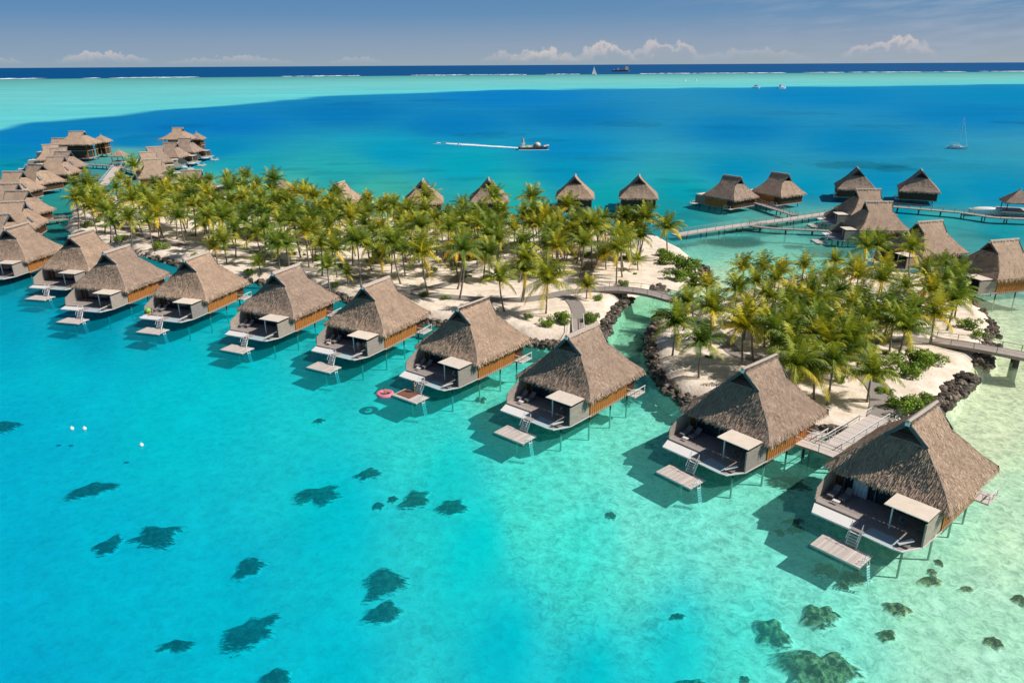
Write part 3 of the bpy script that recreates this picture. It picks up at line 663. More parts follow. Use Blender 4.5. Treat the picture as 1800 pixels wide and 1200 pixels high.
        for i in range(7): z_=.75-.27*i; x_=2.5+(.7-z_)*.2; l.beam((x_,-13.9,z_),(x_,-13.4,z_),.12,.04,'metal_white')
        l.build('ladder',root)
    # piles
    pl=MB(); pl.tube([(0,0,0),(0,0,1)],.115,'pile',8); pm=pl.build('pile',mesh_only=True)
    def pile(x_,y_,zt): inst('pile',pm,root,(x_,y_,-2.6),0,(1,1,zt+2.6))
    for x_ in (-4.3,4.5):
        for y_ in (-4.2,0.6,4.6): pile(x_,y_,DZ-.3)
    if lod=='near' or front:
        for x_,y_ in ((-3.9,-8.6),(3.6,-9.0)): pile(x_,y_,DZ-.2)
        for x_ in (0,): 
            for y_ in (-13.3,): pile(x_,y_,.70)
    # side landing at the back right
    ld=MB(); ld.box(5.4,6.7,3.0,5.6,DZ-.2,DZ-.03,'deck_pale'); ld.box(5.4,6.7,3.0,3.1,DZ+.80,DZ+.88,'white_paint'); ld.box(6.6,6.7,3.1,5.6,DZ+.80,DZ+.88,'white_paint')
    for x_,y_ in ((6.05,3.05),(6.65,3.05),(6.65,4.3),(6.65,5.5)): ld.beam((x_,y_,DZ-.03),(x_,y_,DZ+.8),.07,.07,'white_paint')
    ld.build('entrance_landing',root)
    reg(root); return root
VN=make_villa('near'); VF=make_villa('far')
used={'near':False,'far':False}
def villa(x_,y_,yaw,label,lod='near'):
    src=VN if lod=='near' else VF
    if not used[lod]:
        used[lod]=True; src.location=(x_,y_,0); src.rotation_euler=(0,0,yaw); src['label']=label; return src
    return copy_tree(src,(x_,y_,0),yaw,label)
FR=[(41.1,66.8,-49.2),(29.0,80.2,-49.9),(9.3,91.8,-41.3),(-5.7,103.8,-38),(-22.0,115.6,-29),(-39.0,124.1,-24),(-58.3,133.7,-17),(-76.0,139.6,-14),(-90.7,154.0,-13),(-109.4,162.1,-8)]
FL=['largest thatched villa, front row, nearest the camera beside the jetty','second thatched villa of the front row, just left of the white jetty','third front row villa from the right, beside the channel between the islands',
'front row villa whose swimming platform holds a brown mat and pink ring','front row villa with people in blue on its deck, fifth from the right','sixth front row villa from the right, without people or towels','front row villa with a lime green ball on its deck',
'eighth front row villa from the right, half hiding the one behind','ninth front row villa from the right, set slightly back','front row villa at the left edge of the photo, below the crowded roofs']
FV=[]
for (x_,y_,a_),l_ in zip(FR,FL): FV.append((villa(x_,y_,R(a_),l_),x_,y_,R(a_)))
def villa_px(p_near, p_far, label, yaw=None, flip=False, lod='far', half=3.4):
    """p_near/p_far: the two ends of the ridge; or one end and a yaw"""
    a=at(*p_near,11.04)
    if yaw is None:
        b=at(*p_far,11.04); d=(b-a); c_=(a+b)/2; yaw=math.atan2(-d.x,d.y)+(math.pi if flip else 0)
    else:
        yaw=R(yaw); c_=a+Vector((-math.sin(yaw),math.cos(yaw),0))*half*(-1 if flip else 1)
        if flip: pass
    villa(c_.x,c_.y,yaw,label,lod)
# villas whose ridge runs across the picture, left cluster (ocean side to the left)
LC=[((0,376.8),(15.8,376.8),'lowest of the crowded left edge roofs, cut by the picture edge'),((0,355.8),(43.5,354),'left edge villa with a dark skylight, second row up from the lowest'),
((7.5,335.5),(50,335.5),'villa with a long right slope ending at the narrow water by the palms'),((-8,323.5),(31.5,322.8),'left edge villa roof just above the long sloped one'),
((3,302),(39.8,301.8),'leftmost villa against open water, upper left edge'),((40.5,288),(73.5,289.8),'villa with dark skylight, fifth roof down from the two storey pavilion'),
((81,276),(113,275.5),'villa with broad pale slope below the two storey pavilion'),((89,266.5),(124,266.5),'thin roof just above the broad pale slope at upper left'),
((88,260.5),(118,259.3),'small looking roof wedged between two others at upper left'),((72,255),(103.5,253.8),'outermost villa of the left cluster with shaded left hip'),((97.5,243.3),(114,243.3),'farthest little villa roof left of the two storey pavilion')]
def skylight(v):
    m_=MB(); sl_=(9.04-5.05)/3.3; A=Vector((0,1,-sl_)).normalized(); B=Vector((1,0,0)); O=Vector((3.1,4.75,6.78)); nn=B.cross(A).normalized(); nn=nn if nn.z>0 else -nn
    c4=[O+nn*.25+A*a+B*b for a,b in ((-.9,-.45),(.9,-.45),(.9,.45),(-.9,.45))]; m_.mesh(c4+[q-nn*.3 for q in c4],[(0,1,2,3),(7,6,5,4),(0,4,5,1),(1,5,6,2),(2,6,7,3),(3,7,4,0)],'cushion'); o=m_.build('skylight',v)
for a,b,l_ in LC:
    A_=at(*a,11.04); B_=at(*b,11.04); c_=B_+(A_-B_).normalized()*3.4; d=A_-B_; yaw=math.atan2(d.x,-d.y); yaw=yaw-R(0)
    v_=villa(c_.x,c_.y,yaw,l_,'far'); skylight(v_)
RC=[((313.3,243.3),(336.7,243.3),'upper villa under the farthest two storey roof, right finger'),((286,251),(311.7,251),'villa roof with shaded skylight in the right finger, middle left'),
((256.7,259.4),(285.6,257.8),'left upper roof of the right hand finger of villas'),((244.4,268.3),(274.4,266.7),'second left roof of the right hand finger of villas'),((252,281),(281.7,279.4),'roof with curved dark hollows just above the palms'),
((320,300),(353,299),'lowest roof of the right hand finger, peeping over the palms')]
for a,b,l_ in RC:
    A_=at(*a,11.04); B_=at(*b,11.04); c_=(A_+B_)/2; d=B_-A_; yaw=math.atan2(d.x,-d.y)
    villa(c_.x,c_.y,yaw,l_,'far')
# back row behind the palms: they face the lagoon, away from the camera
villa_px((586.7,324.7),(606.7,318),'thatched villa with a dark skylight behind the palms, left of the pair of peaks',flip=True)
for p,yw,l_ in (((742,320),4,'steep thatched peak behind the palms, left of the pair'),((859,318),2,'steep thatched peak behind the palms, right of the pair'),((1011,312),-6,'villa behind the palms with dark wall, left of the last two'),((1124,312),-9,'villa at the right end of the palms near the lone shore palm'),
  ((1510,298.3),-18,'distant villa behind the two side on roofs of the boardwalk'),((1621.7,301.7),-24,'distant lone villa above the right boardwalk')):
    a=at(*p,11.04); yw=R(yw); c_=a+Vector((-math.sin(yw),math.cos(yw),0))*3.4; villa(c_.x,c_.y,yw+math.pi,l_,'far')
for a,b,l_ in (((1300,311.7),(1275,308.3),'left one of the two villas at the far boardwalk bend'),((1385,306.7),(1359,303),'right one of the two villas at the far boardwalk bend')):
    villa_px(a,b,l_,flip=True)
for a,b,l_ in (((1548,333),(1505,333),'upper of the two side on roofs at the boardwalk junction'),((1568,355),(1521.7,355),'lower of the two side on roofs at the boardwalk junction'),((1655.6,388),(1614,391),'dark fronted villa just above the palms of the small island'),((1788.4,420.5),(1742.3,424),'large villa at the right edge with brown wall on piles')):
    A_=at(*a,11.04); B_=at(*b,11.04); c_=(A_+B_)/2; d=(B_-A_); yaw=math.atan2(d.x,-d.y)
    villa(c_.x,c_.y,yaw,l_,'far')

# ------------------------------------------------------------------ pavilions and huts
def pyramid(name, c, half, z_e, z_t, label, cat, parts, rz=0, group=None, z0=None):
    root=empty(name,(c.x,c.y,0),rz,label,cat,group); mb=MB(); rd=random.Random(int(c.x*10)); k=4
    for i in range(4):
        a=math.pi/4+i*math.pi/2; b=a+math.pi/2; q=math.sqrt(2)
        A=Vector((half*q*math.cos(a),half*q*math.sin(a),z_e)); B=Vector((half*q*math.cos(b),half*q*math.sin(b),z_e)); T=Vector((0,0,z_t))
        mb.face([A,B,T],'thatch',.4); mb.face([A,B,B-Vector((0,0,.3)),A-Vector((0,0,.3))],'thatch',.25)
        n_=(B-A).cross(T-A).normalized()
        for _ in range(220):
            u,v=rd.random(),rd.random()
            if u+v>1: u,v=1-u,1-v
            p=T+(A-T)*u+(B-T)*v; d=((A+B)/2-T).normalized(); strand(mb,p+n_*.03,(d+n_*.08+(B-A).normalized()*rd.gauss(0,.15)).normalized(),n_,rd.uniform(.3,.6),.1,rd.uniform(.2,.9))
        for _ in range(70):
            p=A.lerp(B,rd.random()); strand(mb,p,Vector((0,0,-1)),Vector((p.x,p.y,0)).normalized(),rd.uniform(.3,.6),.12,rd.uniform(.2,.9))
    q=half*.99; mb.face([(-q,-q,z_e-.28),(-q,q,z_e-.28),(q,q,z_e-.28),(q,-q,z_e-.28)],'thatch_dark'); rf=mb.build('roof',root)
    f=MB(); f.ball((0,0,z_t+.05),(.25,.25,.3),'ridge',8,4); f.beam((0,0,z_t),(0,0,z_t+.9),.09,.09,'ridge'); f.build('finial',rf)
    parts(root); return root
def gaz_parts(half,z_e,open_=True):
    def f(root):
        m_=MB(); m_.box(-half*1.15,half*1.15,-half*1.15,half*1.15,DZ-.25,DZ,'deck_pale'); m_.build('deck',root)
        for sx_ in (-1,1):
            for sy in (-1,1):
                p=MB(); p.beam((sx_*half*.8,sy*half*.8,DZ),(sx_*half*.8,sy*half*.8,z_e-.2),.22,.22,'pile'); p.build('post',root)
                p=MB(); p.tube([(sx_*half*.9,sy*half*.9,-2.6),(sx_*half*.9,sy*half*.9,DZ-.25)],.15,'pile'); p.build('pile',root)
    return f
g_=at(1794,332.8,8.4); pyramid('pavilion',g_,4.0,4.9,8.4,'small open pavilion with pyramid roof at the right boardwalk end','pavilion',gaz_parts(4.0,4.9),rz=R(-20))
g_=at(208.5,263.5,7.5); pyramid('pavilion',g_,3.2,4.9,7.5,'little open pavilion between the two fingers of far villas','pavilion',gaz_parts(3.2,4.9))
def hutparts(root):
    m_=MB(); m_.box(-2.9,2.9,-2.9,2.9,1.1,3.6,'orange_wood'); m_.build('wall',root)
    m_=MB(); m_.box(-.9,.9,-2.95,-2.905,1.3,3.3,'dark_int'); m_.build('door',root)
g_=at(824,399,8.6); pyramid('garden_hut',g_,4.9,3.6,8.6,'square thatched hut among the palms in the middle of the island','hut',hutparts,rz=R(12))
def storey(root, w_, d_, z0, z1, roofz):
    m_=MB(); m_.box(-w_,w_,-d_,d_,DZ-.3,DZ,'deck_wood'); m_.box(-w_,w_,-d_,d_,z0-.25,z0,'deck_wood'); m_.build('floor',root)
    for sx_ in (-1,0,1):
        for sy in (-1,1):
            p=MB(); p.beam((sx_*w_*.93,sy*d_*.93,DZ),(sx_*w_*.93,sy*d_*.93,roofz),.35,.35,'orange_wood'); p.build('post',root)
            p=MB(); p.tube([(sx_*w_*.9,sy*d_*.9,-2.6),(sx_*w_*.9,sy*d_*.9,DZ-.3)],.2,'pile'); p.build('pile',root)
    m_=MB(); m_.box(-w_*.8,w_*.8,-d_*.75,d_*.75,DZ,z0-.26,'brown_wood'); m_.box(-w_*.6,w_*.6,-d_*.755-.03,-d_*.751,DZ+.3,z0-.8,'glass_door'); m_.box(-w_*.8,w_*.8,-d_*.7,d_*.75,z0,roofz-.1,'brown_wood'); m_.build('wall',root)
    m_=MB()
    for sy in (-1,1):
        m_.beam((-w_,sy*d_,z0+.95),(w_,sy*d_,z0+.95),.1,.12,'orange_wood')
        for i in range(13): x_=-w_+2*w_*i/12; m_.beam((x_,sy*d_,z0),(x_,sy*d_,z0+.95),.06,.06,'orange_wood')
    for sx_ in (-1,1):
        m_.beam((sx_*w_,-d_,z0+.95),(sx_*w_,d_,z0+.95),.1,.12,'orange_wood')
        for i in range(9): y_=-d_+2*d_*i/8; m_.beam((sx_*w_,y_,z0),(sx_*w_,y_,z0+.95),.06,.06,'orange_wood')
    m_.build('railing',root)
def big(p, W_, L_, gx, ry, z_t, z_e, rz, label):
    c_=at(*p,z_t); root=empty('two_storey_pavilion',(c_.x,c_.y,0),rz,label,'building','two storey thatched pavilions')
    rf,rc,gb=roof_mesh(W_,L_,z_t,z_e,gx,ry-.5,ry,2600,9); r_=inst('roof',rf,root); inst('ridge_cap',rc,r_); [inst('barge_board',g_,r_) for g_ in gb]
    storey(root,W_*.72,L_*.72,DZ+3.6,z_e-.3,z_e-.3)
big((134.5,231.3),7.2,8.6,2.2,3.8,14.5,9.0,R(92),'two storey thatched pavilion at the tip of the left finger')
big((312,225),6.6,8.2,2.0,2.8,14.5,9.4,R(90),'two storey thatched pavilion at the tip of the right finger')
def tower(root):
    storey(root,2.6,2.6,DZ+3.2,8.2,8.2)
g_=at(177,237.3,11.5); pyramid('lookout_tower',g_,3.9,8.4,11.5,'two storey lookout with orange posts beside the left tip pavilion','lookout',tower)
g_=at(345,232.8,11.8); pyramid('lookout_tower',g_,3.7,8.6,11.8,'two storey lookout beside the right tip pavilion','lookout',tower)
g_=at(497,317,6.0); pyramid('garden_hut',g_,3.2,3.8,6.4,'small pinkish thatched hut peeping out above the left palms','hut',hutparts)

# ------------------------------------------------------------------ boardwalks, bridges, jetty
def boardwalk(pts, width, label, name='boardwalk', matn='deck_pale', rail=True, pile_gap=7.0, thick=.28, arch=0.0, railmat='grey_wood', pile_r=.16, group=None, solid=False):
    W_=[Vector(p) for p in pts]; root=empty(name,W_[0],0,label,'boardwalk' if name=='boardwalk' else 'bridge' if name=='footbridge' else 'jetty',group); o0=W_[0]
    P=[p-o0 for p in W_]; seg=[(P[i+1]-P[i]).length for i in range(len(P)-1)]; tot=sum(seg)
    def pt(s_):
        i=0; q=s_
        while i<len(seg)-1 and q>seg[i]: q-=seg[i]; i+=1
        p=P[i].lerp(P[i+1],min(1,q/seg[i])); p.z+=arch*math.sin(math.pi*s_/tot); d=(P[i+1]-P[i]); d.z=0; return p,d.normalized()
    n=max(2,int(tot/1.5)); d_=MB(); rows=[]
    for i in range(n+1):
        p,d=pt(tot*i/n); s_=Vector((-d.y,d.x,0))*width/2; rows.append((p-s_,p+s_))
    tz=Vector((0,0,thick))
    for i in range(n):
        a,b=rows[i],rows[i+1]
        d_.face([a[0],b[0],b[1],a[1]][::-1],matn); d_.face([a[0]-tz,b[0]-tz,b[1]-tz,a[1]-tz],'grey_wood')
        d_.face([a[0],a[0]-tz,b[0]-tz,b[0]],'grey_wood'); d_.face([a[1],b[1],b[1]-tz,a[1]-tz],'grey_wood')
        d_.beam(a[0].lerp(b[0],.5)+Vector((0,0,.006)),a[1].lerp(b[1],.5)+Vector((0,0,.006)),.04,.012,'grey_wood')
    d_.build('deck',root)
    if rail:
        for k in (0,1):
            r_=MB(); up=Vector((0,0,.95)); lo=Vector((0,0,.5)); inn=(1 if k==0 else -1)
            for i in range(n):
                a,b=rows[i][k],rows[i+1][k]
                r_.beam(a+up,b+up,.09,.07,railmat); r_.beam(a+lo,b+lo,.03,.03,railmat)
                if solid: r_.face([a+Vector((0,0,.05)),b+Vector((0,0,.05)),b+up*.9,a+up*.9],railmat)
                if i%2==0: r_.beam(a,a+up,.08,.08,railmat)
            r_.beam(rows[n][k],rows[n][k]+up,.08,.08,railmat); r_.build('railing',root)
    m_=int(tot/pile_gap); pl=MB(); pl.tube([(0,0,0),(0,0,1)],pile_r,'pile',8); pm=pl.build('pile',mesh_only=True)
    for i in range(m_+1):
        s_=min(tot-.5,max(.5,tot*(i+.5)/(m_+1))); p,d=pt(s_); q=Vector((-d.y,d.x,0))*width*.36
        for k in (-1,1):
            b=p+q*k; zt=b.z+o0.z-thick; inst('pile',pm,root,(b.x,b.y,-2.6-o0.z),0,(1,1,zt+2.6))
    return root
def W3(px,py,z): return at(px,py,z)
boardwalk([W3(1186,413,1.9),W3(1230,406,2.2),W3(1300,396,2.3),W3(1380,386,2.3),W3(1480,371,2.3)],3.0,'long pale boardwalk from the long island tip to the side on roofs',railmat='grey_wood')
boardwalk([W3(1315,396,2.0),W3(1360,401,2.0),W3(1430,404,2.0),W3(1500,407,2.0)],1.8,'lower grey boardwalk branching towards the side on roofs',matn='deck_wood')
boardwalk([W3(1560,362,2.3),W3(1620,367,2.3),W3(1690,373,2.3),W3(1750,382,2.3),W3(1830,385,2.3)],2.4,'boardwalk leading right to the small open pavilion',matn='deck_wood',pile_gap=6)
boardwalk([W3(1325,355,2.3),W3(1360,366,2.3),W3(1398,378,2.3)],2.0,'short boardwalk linking the two bend villas',matn='deck_wood')
boardwalk([W3(1040,508,1.9),W3(1090,511,2.2),W3(1140,519,2.4),W3(1200,534,2.2),W3(1240,552,1.9)],3.2,'arched brown footbridge over the channel between the two islands',name='footbridge',matn='deck_wood',arch=.7,railmat='grey_wood',thick=.5,pile_gap=18,pile_r=.5,solid=False)
boardwalk([W3(1640,597,1.95),W3(1690,606,2.2),W3(1760,619,2.4),W3(1840,632,2.2)],3.2,'footbridge leaving the small island at the right edge',name='footbridge',matn='deck_wood',arch=.3,thick=.5,pile_gap=11,pile_r=.4)
boardwalk([W3(176,332,1.95),W3(190,314,1.9),W3(207,292,2.3)],3.4,'pale boardwalk ramp from the palms to the far left fingers',matn='deck_pale',railmat='white_paint')
boardwalk([W3(207,292,2.3),W3(180,290,2.3),W3(140,288,2.3)],2.6,'grey boardwalk in front of the left tip pavilion',matn='deck_wood')
boardwalk([W3(205,291,2.3),W3(235,300,2.3),W3(262,306,2.3)],2.6,'grey boardwalk towards the right hand finger',matn='deck_wood')
boardwalk([W3(180,312,2.0),W3(150,312,2.0),W3(120,318,2.0)],2.2,'lower grey boardwalk left of the pale ramp',matn='deck_wood')
boardwalk([W3(45,392,2.0),W3(80,388,2.0),W3(118,384,1.7)],2.0,'short boardwalk from the crowded roofs to the island',matn='deck_wood')
boardwalk([W3(1546,733,2.05),W3(1461,786,2.3)],2.3,'white jetty ramp between the small island and the two nearest villas',name='jetty',railmat='white_paint',matn='deck_pale')
boardwalk([W3(1395,768,2.3),W3(1462,790,2.3),W3(1500,806,2.3)],3.0,'landing joining the white jetty to the second villa',name='jetty',railmat='white_paint',matn='deck_pale')
boardwalk([W3(1015,560,2.0),W3(1016,580,2.15),W3(1020,600,2.3)],2.0,'short ramp from the grey path to the third villa',name='jetty',railmat='white_paint',matn='deck_wood')

# ------------------------------------------------------------------ palms
def frond(mb, rd, az_, el0, ln, droop, base, var, nl=20, lw=.075):
    d=Vector((math.cos(az_)*math.cos(el0),math.sin(az_)*math.cos(el0),math.sin(el0))); p=Vector(base); pts=[p.copy()]; ds=[d.copy()]; n=9
    for i in range(n):
        d=(d+Vector((0,0,-droop*(i+1)/n*.22))).normalized(); p=p+d*ln/n; pts.append(p.copy()); ds.append(d.copy())
    side0=Vector((-math.sin(az_),math.cos(az_),0))
    for i in range(n):
        a,b=pts[i],pts[i+1]; w0=.045*(1-i/n)+.012; s_=side0*w0; mb.face([a-s_,b-s_*.85,b+s_*.85,a+s_],'palm_leaf',min(1,var+.3))
    for k in range(nl):
        t=(k+.7)/nl; f_=t*n*.999; i=int(f_); q=pts[i].lerp(pts[i+1],f_-i); dd=ds[i+1]; up=side0.cross(dd).normalized()
        if up.z<0: up=-up
        L_=ln*.245*(math.sin(math.pi*min(1,t*.86+.10))**.7)+.08
        for sg in (-1,1):
            dr=(side0*sg*.8+dd*(.45+.6*t)-Vector((0,0,.35+rd.uniform(0,.5)))+up*.15).normalized()
            m_=q+dr*L_*.55+Vector((0,0,.0)); e=q+dr*L_+Vector((0,0,-L_*.22)); wv_=dd*lw*(1.1-.4*t)
            vv=min(1,max(0,var+rd.gauss(0,.08)))
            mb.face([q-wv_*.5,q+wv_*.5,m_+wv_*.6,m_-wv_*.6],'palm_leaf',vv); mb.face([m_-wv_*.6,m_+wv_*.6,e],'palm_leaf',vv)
def palm_crown(seed, nf=24, ln=3.5):
    rd=random.Random(seed); mb=MB()
    for i in range(nf):
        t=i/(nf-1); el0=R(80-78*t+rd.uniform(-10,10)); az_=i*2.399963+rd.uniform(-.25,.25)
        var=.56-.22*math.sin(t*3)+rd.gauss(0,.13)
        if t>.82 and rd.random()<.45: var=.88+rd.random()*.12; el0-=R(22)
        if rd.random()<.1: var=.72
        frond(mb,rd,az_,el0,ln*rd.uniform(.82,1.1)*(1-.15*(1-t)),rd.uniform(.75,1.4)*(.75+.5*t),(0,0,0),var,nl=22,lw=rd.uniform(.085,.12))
    me=mb.build('crown',mesh_only=True)
    cb=MB()
    for i in range(7):
        a=i*2.4; cb.ball((.25*math.cos(a),.25*math.sin(a),-.28-.05*(i%3)),.13,'coconut',6,4)
    return me, cb.build('coconuts',mesh_only=True)
CROWN=[palm_crown(40+i,nf=random.choice((17,20,22,25)),ln=random.uniform(3.2,3.9)) for i in range(9)]
def trunk_mesh(seed):
    rd=random.Random(seed); mb=MB(); a=rd.random()*6.28; bend=rd.uniform(.04,.16); pts=[]; rad=[]
    for i in range(9):
        t=i/8; off=bend*(t-1)**2*(1 if True else 0); pts.append((off*math.cos(a),off*math.sin(a),t)); rad.append(1.0*(1.5 if i==0 else 1.1-.4*t))
    return pts,rad
TR=[trunk_mesh(i) for i in range(6)]
TRM={}
def trunk(h, k):
    hk=round(h*2)/2
    if (hk,k) not in TRM:
        pts,rad=TR[k]; mb=MB(); mb.tube([(p[0]*hk,p[1]*hk,(p[2]-1)*hk) for p in pts],[.15*r_*(.8+.04*hk) for r_ in rad],'trunk',7); me=mb.build('trunk',mesh_only=True,smooth=True); TRM[(hk,k)]=me
    return TRM[(hk,k)],hk
placed=[]; PALMS=[]; SCALE=[1.36]
def palm(px, py, h, label, group, sc=1.0, rd=random, zg=None):
    p=at(px,py,1.75+h); g=float(land_z(p.x,p.y)); me,hk=trunk(h,rd.randrange(6)); top=g+h
    root=empty('palm_tree',(p.x,p.y,g-.3),0,label,'palm tree',group)
    az0=rd.random()*6.28
    inst('trunk',me,root,(0,0,h+.3),az0,(1,1,(h+.35)/hk))
    cr,cn=rd.choice(CROWN); tl=rd.uniform(-.16,.16); tm=rd.uniform(-.16,.16)
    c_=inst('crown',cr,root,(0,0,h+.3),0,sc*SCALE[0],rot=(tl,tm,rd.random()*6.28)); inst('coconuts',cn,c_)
    placed.append((p.x,p.y)); PALMS.append((root,px,py,group is not None)); return root
prd=random.Random(11)
def grp(px,py):
    if py<345: return 'coconut palm in the dense grove along the far shore, left of the hut' if px<560 else 'coconut palm at the far shore of the long island, near the pair of steep roofs'
    if px<330: return 'coconut palm in the left end grove of the long island'
    if px<560: return 'coconut palm in the grove behind the sixth and seventh villas'
    if px<780: return 'coconut palm in the grove left of the square thatched hut'
    if px<960: return 'coconut palm in the grove around the square thatched hut'
    return 'coconut palm in the yellowish grove at the right end of the long island'
I1=[(133,350),(129,323),(153,323),(163,349),(191,373),(203,330),(211,314),(232,350),(247,337),(272,323),(300,309),(271,363),(308,375),(293,333),(257,345),(327,345),(260,390),(227,383),(199,390),(216,352),(180,350),
(400,313),(369,317),(344,326),(483,315),(536,330),(552,346),(520,338),(453,325),(416,327),(447,337),(364,341),(337,347),(460,349),(405,354),(380,357),(340,362),(365,381),(459,377),(464,399),(515,375),(517,391),(547,373),(487,357),(431,351),(504,353),(547,403),(487,430),
(589,342),(584,358),(647,350),(671,369),(613,363),(637,367),(692,361),(705,385),(717,369),(576,397),(580,411),(616,403),(618,418),(653,407),(640,393),(669,401),(551,387),(536,406),(691,427),(707,403),(740,397),(728,385),(595,382),
(869,346),(813,361),(816,373),(845,374),(877,377),(792,403),(920,382),(936,374),(957,382),(840,395),(859,393),(904,403),(877,422),(920,427),(813,437),(787,374),(767,385),(925,455),
(985,397),(956,386),(1017,390),(1064,386),(1001,413),(993,426),(1100,383),(1127,387),(1092,415),(999,363),(1108,405),(1020,410),(1135,383),(1105,387),(1040,398),(970,404)]
for px,py in I1:
    h=8.2 if py<400 else 7.4
    palm(px,py,h*prd.uniform(.82,1.18),grp(px,py),grp(px,py)[8:],prd.uniform(.70,1.14),prd)
SING=[(741,445,8.0,1.12,'broad coconut palm on the sand edge between the grey path and the fourth villa'),(816,440,9.6,1.0,'tall thin palm standing in front of the square hut, beside the path'),(235,290,8.5,1.0,'tall lone palm rising beside the pale ramp at the far left'),
(432,309,8.6,1.0,'palm crown standing highest against the water above the left grove'),(749,349,9.0,1.05,'palm in front of the left steep peaked roof'),(936,349,9.4,1.15,'big dark palm crown standing out against the lagoon right of the two peaks'),
(1173,400,7.6,1.0,'last palm at the shrubby right end of the long island'),(878,490,6.2,1.0,'palm in front of the path behind the fourth villa, left of the broad one'),(922,476,6.2,.95,'palm just behind the grey path beside the broad path palm'),(962,492,6.6,1.2,'broad bushy palm left of the fork in the grey path'),
(1032,503,2.6,.62,'small young palm at the left end of the arched footbridge'),(669,450,5.0,.85,'low palm behind the grey path above the fifth villa'),(744,432,6.8,1.0,'palm behind the broad sand edge palm'),(393,425,5.0,.9,'low bushy palm in front of the grove above the seventh villa'),
(376,432,3.5,.7,'very low palm left of the low bushy one above the seventh villa'),(455,462,2.4,.6,'young yellow palm on the sand above the sixth villa'),(488,432,4.4,.75,'slender palm right of the young yellow one'),(610,482,2.4,.55,'young palm on the sand strip above the fifth villa'),
(1065,445,3.6,.85,'low spreading palm right of the centre path'),(1121,456,2.4,.55,'small leaning palm on open sand at the right end of the long island'),(575,470,5.6,.7,'thin palm at the path edge above the fifth villa'),(1092,424,7.6,.95,'tall leaning palm at the right end of the long island'),(628,425,9.2,.95,'tall palm with a long bare trunk above the fifth villa roof')]
for px,py,h,sc,l_ in SING: palm(px,py,h,l_,None,sc,prd)
def fill(poly, n, h, dmin, gl):
    k=0; tries=0; P=np.array(poly,float)
    while k<n and tries<4000:
        tries+=1; px=prd.uniform(P[:,0].min(),P[:,0].max()); py=prd.uniform(P[:,1].min(),P[:,1].max())
        if sdf(np.array([[px,py]]),P)[0]<0: continue
        p=at(px,py,1.75+h)
        if min(math.hypot(p.x-a,p.y-b) for a,b in placed)<dmin: continue
        l_=gl(px,py); palm(px,py,h*prd.uniform(.85,1.08),l_,l_[8:],prd.uniform(.8,1.0),prd); k+=1
fill([(125,335),(250,320),(440,325),(560,345),(740,365),(900,385),(960,395),(900,412),(760,412),(600,400),(450,395),(330,385),(200,380),(140,372)],80,7.2,2.8,grp)
fill([(340,392),(560,408),(700,420),(880,432),(880,450),(800,462),(700,452),(560,440),(420,425),(330,410)],13,6.4,4.0,grp)
fill([(930,385),(1130,385),(1150,420),(1100,440),(960,440),(900,425)],13,6.6,3.4,grp)
def grp2(px,py):
    if py<500: return 'coconut palm along the back shore of the small island'
    if px<1290: return 'coconut palm at the left shore of the small island by the channel'
    if px<1500: return 'coconut palm in the thick middle grove of the small island'
    return 'coconut palm in the right half of the small island grove'
SCALE[0]=1.27
I2=[(1308,472),(1342,473),(1373,477),(1363,492),(1297,508),(1218,503),(1243,503),(1207,530),(1252,543),(1350,520),(1315,547),(1307,575),(1382,543),(1323,577),(1407,522),(1390,580),(1432,538),(1347,563),(1373,605),(1415,572),(1437,580),
(1543,430),(1467,457),(1465,488),(1500,472),(1555,473),(1550,490),(1628,477),(1592,503),(1660,463),(1683,480),(1687,510),(1510,529),(1420,508),(1567,542),(1520,563),(1483,575),(1442,565),(1433,592),(1640,505),(1608,547),
(1452,608),(1488,596),(1492,616),(1466,636),(1460,566),(1520,586),(1397,613),(1400,640),(1665,500),(1400,560),(1360,585)]
for px,py in I2: palm(px,py,5.4*prd.uniform(.8,1.2),grp2(px,py),grp2(px,py)[8:],prd.uniform(.72,1.12),prd)
SING2=[(1413,469,5.6,.8,'slim palm standing alone against pale water at the back of the small island'),(1522,432,6.0,1.12,'tall palm in front of the side on roofs on the small island'),(1601,436,6.0,1.1,'tall palm in front of the dark fronted villa on the small island'),
(1188,568,5.6,1.05,'leftmost palm of the small island leaning over the channel bank'),(1232,602,5.2,1.0,'palm alone on the sand behind the second villa from the right'),(1434,648,4.4,1.1,'palm right behind the roof of the second villa from the right'),(1532,656,4.2,1.1,'drooping dry palm beside the end of the white jetty path'),
(1592,576,5.0,1.1,'spreading palm beside the path to the right footbridge'),(1644,550,5.2,1.1,'dense palm above the start of the right footbridge'),(1252,545,5.4,1.05,'palm at the right end of the arched footbridge')]
for px,py,h,sc,l_ in SING2: palm(px,py,h,l_,None,sc,prd)
fill([(1300,500),(1450,480),(1560,470),(1660,480),(1690,520),(1650,560),(1560,575),(1520,620),(1440,630),(1360,600),(1300,580),(1290,530)],12,5.0,2.6,grp2)

